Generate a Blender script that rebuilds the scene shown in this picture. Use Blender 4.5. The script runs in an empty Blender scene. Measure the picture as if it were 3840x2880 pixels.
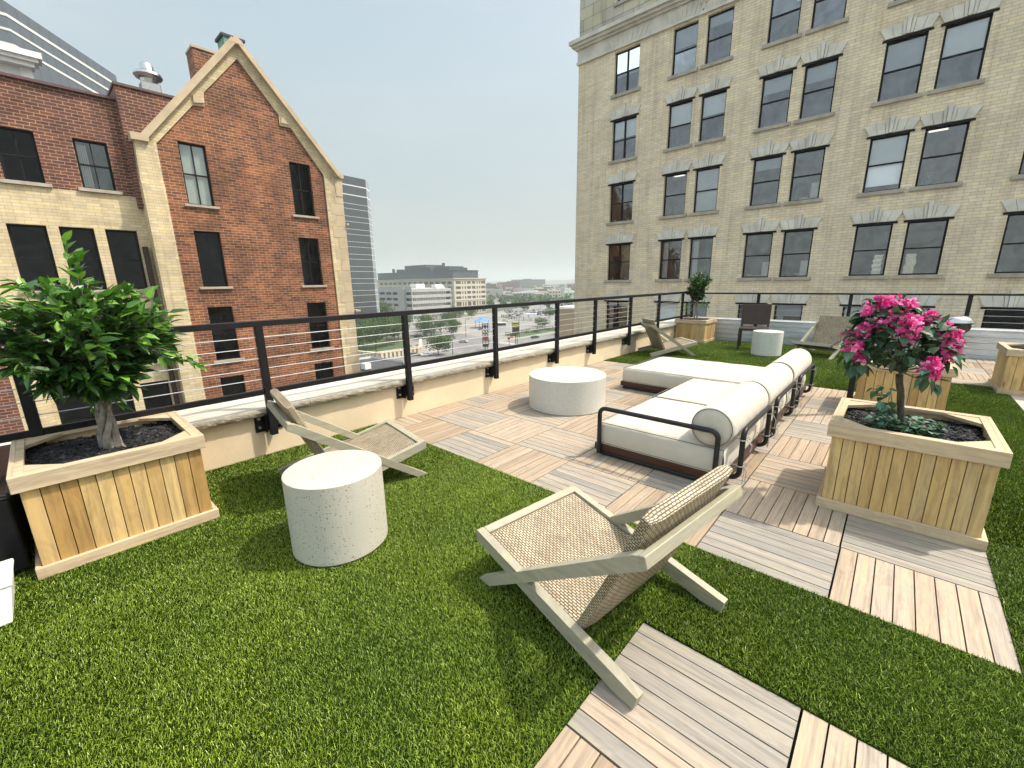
import bpy, math, random
import numpy as np
from mathutils import Vector, Matrix
R_ = math.radians
rnd = random.Random(7)
scene = bpy.context.scene
C = scene.collection

# ---------------------------------------------------------------- camera
cam_d = bpy.data.cameras.new("camera"); cam = bpy.data.objects.new("camera", cam_d); C.objects.link(cam)
cam_d.sensor_width = 36.0; cam_d.lens = 36.0 * 1582.0 / 3840.0
cam_d.clip_start = 0.05; cam_d.clip_end = 12000
pitch, roll, yaw = 0.23619, -0.01544, 0.73716
CAM = Vector((3.7064, -2.1720, 1.4777))
F_ = Vector((-math.sin(yaw)*math.cos(pitch), math.cos(yaw)*math.cos(pitch), -math.sin(pitch)))
Rt = Vector((math.cos(yaw), math.sin(yaw), 0)); Up = Rt.cross(F_)
R2 = Rt*math.cos(roll) + Up*math.sin(roll); U2 = -Rt*math.sin(roll) + Up*math.cos(roll)
m = Matrix.Identity(4)
for k in range(3):
    m[k][0] = R2[k]; m[k][1] = U2[k]; m[k][2] = -F_[k]; m[k][3] = CAM[k]
cam.matrix_world = m
scene.camera = cam

# ---------------------------------------------------------------- sky, sun, exposure
w = bpy.data.worlds.new("World"); scene.world = w; w.use_nodes = True
nt = w.node_tree; nt.nodes.clear()
sky = nt.nodes.new("ShaderNodeTexSky"); sky.sky_type = 'NISHITA'; sky.sun_disc = False
SUN = Vector((0.27, 0.28, 0.575)).normalized()
sky.sun_elevation = math.asin(SUN.z); sky.sun_rotation = math.atan2(SUN.x, SUN.y)
sky.air_density = 1.0; sky.dust_density = 6.0; sky.ozone_density = 1.0
bg = nt.nodes.new("ShaderNodeBackground"); bg.inputs[1].default_value = 0.15
wo = nt.nodes.new("ShaderNodeOutputWorld")
# smoke-hazed sky: the clear-sky colour is veiled by an even pale layer, thickest near the horizon, with faint streaks of cloud
tc = nt.nodes.new("ShaderNodeTexCoord"); sx = nt.nodes.new("ShaderNodeSeparateXYZ"); nt.links.new(tc.outputs['Generated'], sx.inputs[0])
rp = nt.nodes.new("ShaderNodeValToRGB"); nt.links.new(sx.outputs[2], rp.inputs[0])
e = rp.color_ramp.elements; e[0].position = 0.0; e[0].color = (.93,.93,.93,1); e[1].position = .75; e[1].color = (.50,.50,.50,1)
mp = nt.nodes.new("ShaderNodeMapping"); mp.inputs['Scale'].default_value = (1.2, 1.2, 6); nt.links.new(tc.outputs['Generated'], mp.inputs[0])
nz_ = nt.nodes.new("ShaderNodeTexNoise"); nz_.inputs['Scale'].default_value = 1.6; nz_.inputs['Detail'].default_value = 5; nt.links.new(mp.outputs[0], nz_.inputs['Vector'])
vr = nt.nodes.new("ShaderNodeValToRGB"); nt.links.new(nz_.outputs['Fac'], vr.inputs[0])
v = vr.color_ramp.elements; v[0].position = .35; v[0].color = (2.36, 2.84, 2.88, 1); v[1].position = .72; v[1].color = (2.72, 3.02, 3.00, 1)
hr = nt.nodes.new("ShaderNodeValToRGB"); nt.links.new(sx.outputs[2], hr.inputs[0]); h_ = hr.color_ramp.elements
h_[0].position = 0.0; h_[0].color = (.86, .80, .755, 1); h_[1].position = .42; h_[1].color = (1, 1.0, 1.0, 1)
vm = nt.nodes.new("ShaderNodeVectorMath"); vm.operation = 'MULTIPLY'; nt.links.new(vr.outputs[0], vm.inputs[0]); nt.links.new(hr.outputs[0], vm.inputs[1])
mxs = nt.nodes.new("ShaderNodeMix"); mxs.data_type = 'RGBA'
nt.links.new(rp.outputs[0], mxs.inputs[0]); nt.links.new(sky.outputs[0], mxs.inputs[6]); nt.links.new(vm.outputs[0], mxs.inputs[7])
# glow added around the sun, and unseen sky towards -Y brightened to lift the facade
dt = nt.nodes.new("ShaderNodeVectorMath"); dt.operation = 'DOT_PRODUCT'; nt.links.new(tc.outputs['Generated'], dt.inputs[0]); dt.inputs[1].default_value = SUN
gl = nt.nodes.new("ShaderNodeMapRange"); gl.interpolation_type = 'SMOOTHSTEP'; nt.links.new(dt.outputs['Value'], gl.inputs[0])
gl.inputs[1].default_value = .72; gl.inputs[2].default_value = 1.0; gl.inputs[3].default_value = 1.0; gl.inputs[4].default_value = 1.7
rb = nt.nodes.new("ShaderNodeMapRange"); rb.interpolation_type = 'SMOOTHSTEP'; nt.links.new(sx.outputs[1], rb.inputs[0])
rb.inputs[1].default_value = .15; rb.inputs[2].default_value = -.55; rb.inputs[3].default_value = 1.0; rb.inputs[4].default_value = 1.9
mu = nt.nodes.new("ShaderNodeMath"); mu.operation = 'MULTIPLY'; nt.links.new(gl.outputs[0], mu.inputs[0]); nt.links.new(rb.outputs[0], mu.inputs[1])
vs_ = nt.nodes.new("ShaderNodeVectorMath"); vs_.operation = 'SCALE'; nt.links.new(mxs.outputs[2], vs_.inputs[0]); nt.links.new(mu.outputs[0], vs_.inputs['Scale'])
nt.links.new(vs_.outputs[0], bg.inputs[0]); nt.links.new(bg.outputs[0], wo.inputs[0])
sl = bpy.data.lights.new("sun", 'SUN'); sl.energy = 2.9; sl.angle = R_(1.2); sl.color = (1.0, 0.93, 0.82)
so = bpy.data.objects.new("sun", sl); C.objects.link(so)
so.rotation_euler = SUN.to_track_quat('Z', 'Y').to_euler(); so.location = (10, 10, 40)
scene.view_settings.view_transform = 'Standard'; scene.view_settings.look = 'None'
scene.view_settings.gamma = 1.0; scene.view_settings.exposure = 0.78
scene.cycles.use_denoising = True
scene.cycles.max_bounces = 8; scene.cycles.transparent_max_bounces = 16
scene.cycles.volume_bounces = 1

# ---------------------------------------------------------------- mesh builder
class MB:
    def __init__(s): s.v=[]; s.f=[]; s.mi=[]; s.t=[]; s.uv=[]
    def face(s, pts, mi=0, t=.5, uv=None):
        b=len(s.v); s.v += [tuple(p) for p in pts]; s.f.append(tuple(range(b,b+len(pts))))
        s.mi.append(mi); s.t.append(t); s.uv.append(uv or [(0,0)]*len(pts))
    def mesh(s, vs, fs, mi=0, t=.5, uvs=None):
        b=len(s.v); s.v += [tuple(p) for p in vs]
        for k,f in enumerate(fs):
            s.f.append(tuple(i+b for i in f)); s.mi.append(mi); s.t.append(t); s.uv.append(uvs[k] if uvs else [(0,0)]*len(f))
    def box(s, x0,x1,y0,y1,z0,z1, mi=0, t=.5):
        s.obox(((x0+x1)/2,(y0+y1)/2,(z0+z1)/2),(abs(x1-x0),abs(y1-y0),abs(z1-z0)),None,mi,t)
    def obox(s, c, size, rot=None, mi=0, t=.5):
        c=Vector(c); hx,hy,hz=[a/2 for a in size]
        ax = [rot@Vector(a) for a in ((1,0,0),(0,1,0),(0,0,1))] if rot else [Vector((1,0,0)),Vector((0,1,0)),Vector((0,0,1))]
        co=[]
        for sx,sy,sz in ((-1,-1,-1),(1,-1,-1),(1,1,-1),(-1,1,-1),(-1,-1,1),(1,-1,1),(1,1,1),(-1,1,1)):
            co.append(c+ax[0]*sx*hx+ax[1]*sy*hy+ax[2]*sz*hz)
        fs=[(0,3,2,1),(4,5,6,7),(0,1,5,4),(1,2,6,5),(2,3,7,6),(3,0,4,7)]
        loc=[(-hx,-hy,-hz),(hx,-hy,-hz),(hx,hy,-hz),(-hx,hy,-hz),(-hx,-hy,hz),(hx,-hy,hz),(hx,hy,hz),(-hx,hy,hz)]
        L=max(range(3),key=lambda k:size[k]); o=rnd.random()*20; o2=rnd.random()*20
        nax=[2,2,1,0,1,0]; uvs=[]
        for k,f in enumerate(fs):
            rem=[a for a in range(3) if a!=nax[k]]
            ua = L if L in rem else rem[0]; va=[a for a in rem if a!=ua][0]
            uvs.append([(loc[i][ua]+o, loc[i][va]+o2+.13*nax[k]) for i in f])
        s.mesh(co,fs,mi,t,uvs)
    def bar(s, p0, p1, w, h, up=(0,0,1), mi=0, t=.5):
        p0=Vector(p0); p1=Vector(p1); d=p1-p0; L=d.length; x=d.normalized(); up=Vector(up)
        y=up.cross(x).normalized(); z=x.cross(y)
        rot=Matrix((x,y,z)).transposed()
        s.obox((p0+p1)/2,(L,w,h),rot,mi,t)
    def tube(s, path, r, n=10, mi=0, t=.5, cap=True):
        path=[Vector(p) for p in path]; rings=[]; N=len(path)
        rr = r if isinstance(r,(list,tuple)) else [r]*N
        prev=None; b=len(s.v); acc=0
        for i,p in enumerate(path):
            d=(path[min(i+1,N-1)]-path[max(i-1,0)]).normalized()
            if prev is None:
                a=Vector((0,0,1)) if abs(d.z)<.9 else Vector((1,0,0)); u=d.cross(a).normalized()
            else: u=(prev-d*prev.dot(d)).normalized()
            prev=u; v=d.cross(u)
            for k in range(n):
                an=2*math.pi*k/n; s.v.append(tuple(p+(u*math.cos(an)+v*math.sin(an))*rr[i]))
        for i in range(N-1):
            L=(path[i+1]-path[i]).length
            for k in range(n):
                a=b+i*n+k; c=b+i*n+(k+1)%n
                s.f.append((a,c,c+n,a+n)); s.mi.append(mi); s.t.append(t)
                s.uv.append([(acc,k/n*.1),(acc,(k+1)/n*.1),(acc+L,(k+1)/n*.1),(acc+L,k/n*.1)])
            acc+=L
        if cap:
            for o,rev in ((0,True),((N-1)*n,False)):
                f=[b+o+k for k in range(n)]
                if rev: f=f[::-1]
                s.f.append(tuple(f)); s.mi.append(mi); s.t.append(t); s.uv.append([(0,0)]*n)
    def lathe(s, prof, c=(0,0,0), n=48, mi=0, t=.5):
        b=len(s.v); cx,cy,cz=c
        for r,z in prof:
            for k in range(n):
                a=2*math.pi*k/n; s.v.append((cx+r*math.cos(a),cy+r*math.sin(a),cz+z))
        for i in range(len(prof)-1):
            for k in range(n):
                a=b+i*n+k; c2=b+i*n+(k+1)%n
                s.f.append((a,c2,c2+n,a+n)); s.mi.append(mi); s.t.append(t); s.uv.append([(0,0)]*4)
        if prof[0][0]>1e-6: s.f.append(tuple(b+k for k in range(n))[::-1]); s.mi.append(mi); s.t.append(t); s.uv.append([(0,0)]*n)
        if prof[-1][0]>1e-6: s.f.append(tuple(b+(len(prof)-1)*n+k for k in range(n))); s.mi.append(mi); s.t.append(t); s.uv.append([(0,0)]*n)
    def prism(s, poly, fn, d0, d1, mi=0, t=.5):
        """poly: 2-D points; fn(u,v,d)->3-D; extruded from d0 to d1"""
        a=[fn(u,v,d0) for u,v in poly]; b=[fn(u,v,d1) for u,v in poly]; n=len(poly)
        uv=[(p[0],p[1]) for p in poly]
        s.face(b,mi,t,uv); s.face(a[::-1],mi,t,uv[::-1])
        for k in range(n):
            q=(k+1)%n; s.face([a[k],a[q],b[q],b[k]],mi,t,[(uv[k][0],uv[k][1]),(uv[q][0],uv[q][1]),(uv[q][0]+.1,uv[q][1]),(uv[k][0]+.1,uv[k][1])])
    def build(s, name, mats, parent=None, smooth=False, bevel=0, loc=None, fixn=True, seg=1):
        me=bpy.data.meshes.new(name); me.from_pydata(s.v,[],s.f)
        if not isinstance(mats,(list,tuple)): mats=[mats]
        for mm in mats: me.materials.append(mm)
        me.polygons.foreach_set('material_index', s.mi)
        at=me.attributes.new('tint','FLOAT','FACE'); at.data.foreach_set('value', s.t)
        ul=me.uv_layers.new(name='UVMap'); ul.data.foreach_set('uv',[c for f in s.uv for p in f for c in p])
        if fixn:
            import bmesh
            bm=bmesh.new(); bm.from_mesh(me)
            if smooth: bmesh.ops.remove_doubles(bm,verts=bm.verts,dist=1e-5)
            bmesh.ops.recalc_face_normals(bm,faces=bm.faces); bm.to_mesh(me); bm.free()
        if smooth:
            me.polygons.foreach_set('use_smooth',[True]*len(me.polygons))
        o=bpy.data.objects.new(name,me); C.objects.link(o)
        if smooth and smooth!='all':
            try: me.set_sharp_from_angle(angle=R_(38))
            except Exception: pass
        if bevel:
            b=o.modifiers.new('bevel','BEVEL'); b.width=bevel; b.segments=seg; b.limit_method='ANGLE'; b.angle_limit=R_(40)
        if parent is not None: o.parent=parent
        if loc is not None: o.location=loc
        return o

def tag(o, label=None, cat=None, group=None, kind=None):
    if label: o['label']=label
    if cat: o['category']=cat
    if group: o['group']=group
    if kind: o['kind']=kind
    return o
def thing(name, label, cat, loc=(0,0,0), rz=0, group=None):
    o=bpy.data.objects.new(name,None); C.objects.link(o); o.location=loc; o.rotation_euler=(0,0,rz)
    o.empty_display_size=.2
    return tag(o,label,cat,group)
_kids={}
def copy_tree(o, parent=None):
    c=o.copy(); C.objects.link(c)
    if parent is not None: c.parent=parent
    for ch in list(_all_children(o)): copy_tree(ch,c)
    return c
def _all_children(o): return [x for x in C.objects if x.parent==o]

# ---------------------------------------------------------------- materials
def mat(name, rough=.6, metal=0.0, col=(.5,.5,.5), spec=None):
    mm=bpy.data.materials.new(name); mm.use_nodes=True; n=mm.node_tree
    b=n.nodes['Principled BSDF']; b.inputs['Base Color'].default_value=(*col,1)
    b.inputs['Roughness'].default_value=rough; b.inputs['Metallic'].default_value=metal
    if spec is not None: b.inputs['Specular IOR Level'].default_value=spec
    return mm,n,b
def N(n,t,**k):
    x=n.nodes.new(t)
    for a,v in k.items(): setattr(x,a,v)
    return x
def lk(n,a,b): n.links.new(a,b)
def ramp(n, fac, stops):
    r=N(n,'ShaderNodeValToRGB'); e=r.color_ramp.elements
    while len(e)<len(stops): e.new(.5)
    for k,(p,c) in enumerate(stops): e[k].position=p; e[k].color=(*c,1)
    if fac is not None: lk(n,fac,r.inputs[0])
    return r
def mixc(n,fac,a,b,mode='MIX'):
    x=N(n,'ShaderNodeMix',data_type='RGBA',blend_type=mode)
    for s,v in ((0,fac),(6,a),(7,b)):
        if isinstance(v,(int,float)): x.inputs[s].default_value=v
        elif isinstance(v,tuple): x.inputs[s].default_value=(*v,1)
        else: lk(n,v,x.inputs[s])
    return x.outputs[2]
def noise(n,vec,scale,detail=3,rough=.55,dist=0):
    x=N(n,'ShaderNodeTexNoise'); x.inputs['Scale'].default_value=scale; x.inputs['Detail'].default_value=detail
    x.inputs['Roughness'].default_value=rough; x.inputs['Distortion'].default_value=dist
    if vec is not None: lk(n,vec,x.inputs['Vector'])
    return x.outputs['Fac']
def mapping(n,vec,scale=(1,1,1),loc=(0,0,0)):
    x=N(n,'ShaderNodeMapping'); x.inputs['Scale'].default_value=scale; x.inputs['Location'].default_value=loc; lk(n,vec,x.inputs['Vector']); return x.outputs[0]
def coord(n,kind='Object'): return N(n,'ShaderNodeTexCoord').outputs[kind]
def geo(n): return N(n,'ShaderNodeNewGeometry').outputs['Position']
def attr(n,name='tint'): return N(n,'ShaderNodeAttribute',attribute_name=name).outputs['Fac']
def math_(n,op,a,b=None,c=None):
    x=N(n,'ShaderNodeMath',operation=op)
    for k,v in enumerate((a,b,c)):
        if v is None: continue
        if isinstance(v,(int,float)): x.inputs[k].default_value=v
        else: lk(n,v,x.inputs[k])
    return x.outputs[0]
def bump(n,b,h,strength=.3,dist=.01):
    x=N(n,'ShaderNodeBump'); x.inputs['Strength'].default_value=strength; x.inputs['Distance'].default_value=dist
    lk(n,h,x.inputs['Height']); lk(n,x.outputs[0],b.inputs['Normal'])

def simple(name,col,rough=.6,metal=0,var=.15,scale=8,bumps=0,bscale=60,spec=None):
    mm,n,b=mat(name,rough,metal,col,spec)
    g=geo(n); f=noise(n,g,scale,4)
    lo=tuple(c*(1-var) for c in col); hi=tuple(min(1,c*(1+var)) for c in col)
    r=ramp(n,f,[(.3,lo),(.7,hi)]); lk(n,r.outputs[0],b.inputs['Base Color'])
    if bumps: bump(n,b,noise(n,g,bscale,3),bumps,.004)
    return mm

def wall_uv(n):
    """(horizontal, z) position for vertical walls facing either axis"""
    ge=N(n,'ShaderNodeNewGeometry'); s=N(n,'ShaderNodeSeparateXYZ'); lk(n,ge.outputs['Position'],s.inputs[0])
    sn=N(n,'ShaderNodeSeparateXYZ'); lk(n,ge.outputs['True Normal'],sn.inputs[0])
    ab=math_(n,'ABSOLUTE',sn.outputs[0]); st=math_(n,'GREATER_THAN',ab,.6)
    d=math_(n,'SUBTRACT',s.outputs[1],s.outputs[0]); u=math_(n,'MULTIPLY_ADD',d,st,s.outputs[0])
    c=N(n,'ShaderNodeCombineXYZ'); lk(n,u,c.inputs[0]); lk(n,s.outputs[2],c.inputs[1]); return c.outputs[0]

def brick(name, c1, c2, mortar, bw=.3, bh=.105, ms=.014, blot=None, rough=.85, blotcol=(.1,.05,.03), stain=.25, msmooth=.3, bv=.65):
    mm,n,b=mat(name,rough)
    uv=wall_uv(n)
    t=N(n,'ShaderNodeTexBrick'); lk(n,uv,t.inputs['Vector'])
    t.inputs['Scale'].default_value=1; t.inputs['Brick Width'].default_value=bw; t.inputs['Row Height'].default_value=bh
    t.inputs['Mortar Size'].default_value=ms; t.inputs['Mortar Smooth'].default_value=msmooth; t.inputs['Bias'].default_value=0
    t.inputs['Color1'].default_value=(*c1,1); t.inputs['Color2'].default_value=(*c2,1); t.inputs['Mortar'].default_value=(*mortar,1)
    # individual brick variation
    vo=N(n,'ShaderNodeTexWhiteNoise',noise_dimensions='2D')
    q=N(n,'ShaderNodeVectorMath',operation='SNAP'); lk(n,uv,q.inputs[0]); q.inputs[1].default_value=(bw,bh,1); lk(n,q.outputs[0],vo.inputs['Vector'])
    r=ramp(n,vo.outputs['Value'],[(0,(.66,.66,.66)),(.5,(1,1,1)),(1,(1.2,1.15,0.8))])
    col=mixc(n,bv,t.outputs['Color'],mixc(n,1,t.outputs['Color'],r.outputs[0],'MULTIPLY'))
    f=noise(n,uv,.55,5,.62,.4); r2=ramp(n,f,[(.38,(1-stain,)*3),(.62,(1.08,1.08,1.08))])
    col=mixc(n,1,col,r2.outputs[0],'MULTIPLY')
    f3=noise(n,mapping(n,uv,(.25,1.4,1)),1.3,4,.7)
    col=mixc(n,math_(n,'MULTIPLY',ramp(n,f3,[(.55,(0,0,0)),(.75,(1,1,1))]).outputs[0],.35 if blot is None else blot),col,blotcol)
    st=noise(n,mapping(n,uv,(2.6,.16,1)),1.2,4,.65); col=mixc(n,1,col,ramp(n,st,[(.30,(.80,.785,.76)),(.50,(1,1,1)),(.72,(1.07,1.06,1.04))]).outputs[0],'MULTIPLY')
    lk(n,col,b.inputs['Base Color']); bump(n,b,t.outputs['Fac'],-.35,.012)
    return mm

def wood(name, stops, grain=26, rough=.6, knots=0, along=1.2, gs=.35, spec=.35):
    """uses UV: u along the board in metres; tint picks the board's own colour"""
    mm,n,b=mat(name,rough,spec=spec); uv=coord(n,'UV'); t=attr(n)
    base=ramp(n,t,stops).outputs[0]
    off=N(n,'ShaderNodeCombineXYZ'); lk(n,math_(n,'MULTIPLY',t,37.),off.inputs[2])
    ad=N(n,'ShaderNodeVectorMath',operation='ADD'); lk(n,uv,ad.inputs[0]); lk(n,off.outputs[0],ad.inputs[1])
    g=noise(n,mapping(n,ad.outputs[0],(along,grain,1)),1.6,6,.65,.6)
    wv=noise(n,mapping(n,ad.outputs[0],(along*1.7,grain*.3,1)),1.5,2,.5,2.2)
    r=ramp(n,g,[(.3,(1-gs,)*3),(.52,(1,1,1)),(.75,(1.16,1.14,0.8))]).outputs[0]
    w2=ramp(n,wv,[(.35,(.86,.83,.8)),(.5,(1,1,1)),(.6,(.93,.9,.88)),(.7,(1.06,1.05,1.04))]).outputs[0]
    col=mixc(n,1,mixc(n,1,base,r,'MULTIPLY'),w2,'MULTIPLY')
    if knots:
        vo=N(n,'ShaderNodeTexVoronoi'); lk(n,mapping(n,ad.outputs[0],(2.6,8,1)),vo.inputs['Vector']); vo.inputs['Scale'].default_value=1.0
        k=ramp(n,vo.outputs['Distance'],[(.05,(1,1,1)),(.13,(0,0,0))]).outputs[0]
        vo2=N(n,'ShaderNodeSeparateColor'); lk(n,vo.outputs['Color'],vo2.inputs[0])
        kk=math_(n,'MULTIPLY',k,math_(n,'GREATER_THAN',vo2.outputs[0],.6))
        col=mixc(n,math_(n,'MULTIPLY',kk,knots),col,(.12,.06,.025))
    lk(n,col,b.inputs['Base Color']); bump(n,b,g,.25,.002)
    return mm

M={}
M['deck']=wood('deck_board',[(0,(.18,.13,.088)),(.3,(.315,.243,.172)),(.6,(.405,.33,.25)),(.8,(.33,.295,.25)),(1,(.25,.24,.215))],grain=34,rough=.62,gs=.36)
M['cedar']=wood('cedar_board',[(0,(.40,.245,.085)),(.35,(.53,.36,.15)),(.7,(.60,.43,.20)),(1,(.46,.34,.18))],grain=20,knots=.75,gs=.35)
M['cedar_trim']=wood('cedar_trim_wood',[(0,(.44,.34,.22)),(.5,(.56,.44,.29)),(1,(.47,.38,.27))],grain=22,knots=.4,gs=.3)
M['greywood']=wood('grey_washed_wood',[(0,(.275,.262,.195)),(.5,(.345,.33,.25)),(1,(.40,.38,.295))],grain=40,rough=.55,gs=.14)
M['redwood']=wood('dark_stained_wood',[(0,(.045,.018,.010)),(1,(.075,.030,.016))],grain=24,rough=.45,gs=.4)
M['black']=simple('black_metal',(.010,.010,.011),.5,0,.25,20,0,spec=.22)
M['black2']=simple('dark_bronze_tube',(.018,.018,.019),.42,.0,.3,14,.05,300,spec=.3)
M['steel']=simple('galvanised_bolt',(.5,.5,.5),.3,.9,.2,50)
M['cable']=simple('steel_cable',(.55,.56,.56),.35,.6,.1,60)
M['stucco']=simple('tan_stucco',(.65,.53,.355),.9,0,.07,3.5,.5,120)
def coping_mat():
    mm,n,b=mat('pale_limestone',.85); g=geo(n)
    f=noise(n,g,2.4,6,.65); r=ramp(n,f,[(.25,(.38,.34,.27)),(.45,(.53,.495,.42)),(.7,(.61,.58,.51))])
    f2=noise(n,mapping(n,g,(6,1.2,6)),3,5,.7); r2=ramp(n,f2,[(.3,(.82,.8,.76)),(.6,(1.04,1.03,1.0))])
    lk(n,mixc(n,1,r.outputs[0],r2.outputs[0],'MULTIPLY'),b.inputs['Base Color'])
    bump(n,b,noise(n,g,60,5,.7),.5,.004); return mm
M['coping']=coping_mat()
def rock_mat():
    mm,n,b=mat('rock_faced_limestone',.9); g=geo(n)
    f=noise(n,g,11,6,.7); r=ramp(n,f,[(.25,(.15,.13,.095)),(.5,(.27,.24,.18)),(.75,(.38,.345,.27))])
    lk(n,r.outputs[0],b.inputs['Base Color']); bump(n,b,noise(n,g,45,6,.75),.9,.012); return mm
M['rock']=rock_mat()
def terrazzo(name,base,chip,dens=.62,size=70,rough=.5):
    mm,n,b=mat(name,rough); g=coord(n,'Object')
    c=base
    for k,(sc,th,cc) in enumerate(((size,dens,chip[0]),(size*1.6,dens+.06,chip[1]),(size*.8,dens+.14,chip[2]))):
        vo=N(n,'ShaderNodeTexVoronoi'); lk(n,mapping(n,g,(1,1,1),(k*3.1,k*1.7,0)),vo.inputs['Vector']); vo.inputs['Scale'].default_value=sc
        sp=N(n,'ShaderNodeSeparateColor'); lk(n,vo.outputs['Color'],sp.inputs[0])
        on=math_(n,'MULTIPLY',math_(n,'GREATER_THAN',sp.outputs[0],th),math_(n,'LESS_THAN',vo.outputs['Distance'],.33))
        c=mixc(n,on,c,cc)
    f=noise(n,g,3,3); c=mixc(n,1,c,ramp(n,f,[(.3,(.93,.92,.9)),(.7,(1.03,1.03,1.02))]).outputs[0],'MULTIPLY')
    lk(n,c,b.inputs['Base Color']); bump(n,b,noise(n,g,90,3),.12,.003); return mm
M['terr']=terrazzo('terrazzo_side',(.49,.475,.41),((.44,.385,.30),(.50,.45,.36),(.22,.19,.155)),dens=.60,size=115)
M['terr2']=terrazzo('terrazzo_fine',(.53,.525,.475),((.42,.41,.37),(.48,.47,.43),(.36,.35,.32)),dens=.50,size=120)
M['terr3']=terrazzo('terrazzo_pale',(.56,.57,.50),((.44,.45,.39),(.50,.50,.44),(.40,.41,.37)),dens=.6,size=60)
def fabric(name,col,rough=.95):
    mm,n,b=mat(name,rough,0,col,.1); g=coord(n,'Object')
    f=noise(n,g,7,4,.6); r=ramp(n,f,[(.3,tuple(x*.95 for x in col)),(.7,tuple(min(1,x*1.03) for x in col))])
    f2=noise(n,g,500,2); r2=ramp(n,f2,[(.35,(.93,.93,.93)),(.65,(1.03,1.03,1.03))])
    lk(n,mixc(n,1,r.outputs[0],r2.outputs[0],'MULTIPLY'),b.inputs['Base Color'])
    h=math_(n,'ADD',math_(n,'ADD',math_(n,'MULTIPLY',noise(n,g,4,3),1.),math_(n,'MULTIPLY',noise(n,mapping(n,g,(1,2.2,1)),9,2,.5,1.2),.55)),math_(n,'MULTIPLY',noise(n,g,420,2),.03))
    bump(n,b,h,.35,.03)
    b.inputs['Sheen Weight'].default_value=.2
    return mm
M['cushion']=fabric('cream_outdoor_fabric',(.53,.49,.405))
M['piping']=simple('grey_piping',(.16,.155,.14),.9)
M['cord']=simple('grey_white_cord',(.36,.35,.32),.9,0,.5,140)
def wicker(name,c_lo,c_mid,c_hi,gap,bw=.020,bh=.0105,ms=.0022,rough=.55,bias=0):
    mm,n,b=mat(name,rough,spec=.4); uv=coord(n,'UV')
    wob=noise(n,mapping(n,uv,(30,30,30)),1.0,2); 
    ad=N(n,'ShaderNodeVectorMath',operation='ADD'); lk(n,uv,ad.inputs[0])
    cb=N(n,'ShaderNodeCombineXYZ'); lk(n,math_(n,'MULTIPLY',math_(n,'SUBTRACT',wob,.5),.004),cb.inputs[1]); lk(n,cb.outputs[0],ad.inputs[1])
    t=N(n,'ShaderNodeTexBrick'); lk(n,ad.outputs[0],t.inputs['Vector']); t.inputs['Scale'].default_value=1
    t.inputs['Brick Width'].default_value=bw; t.inputs['Row Height'].default_value=bh; t.inputs['Mortar Size'].default_value=ms
    t.inputs['Mortar Smooth'].default_value=.6; t.inputs['Bias'].default_value=bias
    t.inputs['Color1'].default_value=(*c_mid,1); t.inputs['Color2'].default_value=(*c_hi,1); t.inputs['Mortar'].default_value=(*gap,1)
    f=noise(n,mapping(n,uv,(5,90,1)),1.2,3,.7); r=ramp(n,f,[(.38,(0,0,0)),(.62,(1,1,1))])
    col=mixc(n,r.outputs[0],mixc(n,.65,t.outputs['Color'],c_lo),t.outputs['Color'])
    col=mixc(n,t.outputs['Fac'],col,gap)
    f2=noise(n,uv,6,3,.6); col=mixc(n,1,col,ramp(n,f2,[(.3,(.85,.83,.8)),(.7,(1.08,1.07,1.05))]).outputs[0],'MULTIPLY')
    lk(n,col,b.inputs['Base Color']); bump(n,b,t.outputs['Fac'],-.8,.004); return mm
M['wicker']=wicker('natural_wicker',(.22,.165,.11),(.46,.385,.25),(.66,.59,.42),(.045,.033,.022),bw=.024,bh=.0125,ms=.003)
M['wicker_dark']=wicker('dark_brown_wicker',(.028,.014,.010),(.055,.03,.02),(.08,.046,.034),(.008,.005,.004),bw=.05,bh=.016,ms=.003)
M['mulch']=None
def mulch():
    mm,n,b=mat('black_mulch',.8); t=attr(n)
    lk(n,ramp(n,t,[(0,(.006,.006,.007)),(.8,(.022,.021,.023)),(1,(.06,.058,.06))]).outputs[0],b.inputs['Base Color']); return mm
M['mulch']=mulch()
def leafm(name,stops,rough=.45,trans=.25,spec=.5,tc=(1.5,1.7,.6)):
    mm=bpy.data.materials.new(name); mm.use_nodes=True; n=mm.node_tree; b=n.nodes['Principled BSDF']
    t=attr(n); c=ramp(n,t,stops).outputs[0]; uv=coord(n,'UV')
    s=N(n,'ShaderNodeSeparateXYZ'); lk(n,uv,s.inputs[0])
    vein=ramp(n,math_(n,'ABSOLUTE',math_(n,'SUBTRACT',s.outputs[1],.5)),[(0,(1.3,1.35,0.8)),(.07,(1,1,1))]).outputs[0]
    c=mixc(n,1,c,vein,'MULTIPLY')
    lk(n,c,b.inputs['Base Color']); b.inputs['Roughness'].default_value=rough; b.inputs['Specular IOR Level'].default_value=spec
    tr=N(n,'ShaderNodeBsdfTranslucent'); lk(n,mixc(n,1,c,tc,'MULTIPLY'),tr.inputs[0])
    mx=N(n,'ShaderNodeMixShader'); mx.inputs[0].default_value=trans
    lk(n,b.outputs[0],mx.inputs[1]); lk(n,tr.outputs[0],mx.inputs[2]); lk(n,mx.outputs[0],n.nodes['Material Output'].inputs[0]); return mm
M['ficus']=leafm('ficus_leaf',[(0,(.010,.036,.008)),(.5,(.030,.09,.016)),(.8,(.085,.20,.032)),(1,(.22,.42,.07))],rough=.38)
M['bougleaf']=leafm('dusty_green_leaf',[(0,(.015,.045,.022)),(.6,(.035,.085,.045)),(1,(.10,.24,.18))],rough=.5)
M['ivy']=leafm('ivy_leaf',[(0,(.02,.06,.03)),(.6,(.05,.12,.07)),(1,(.10,.26,.20))],rough=.5)
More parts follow.
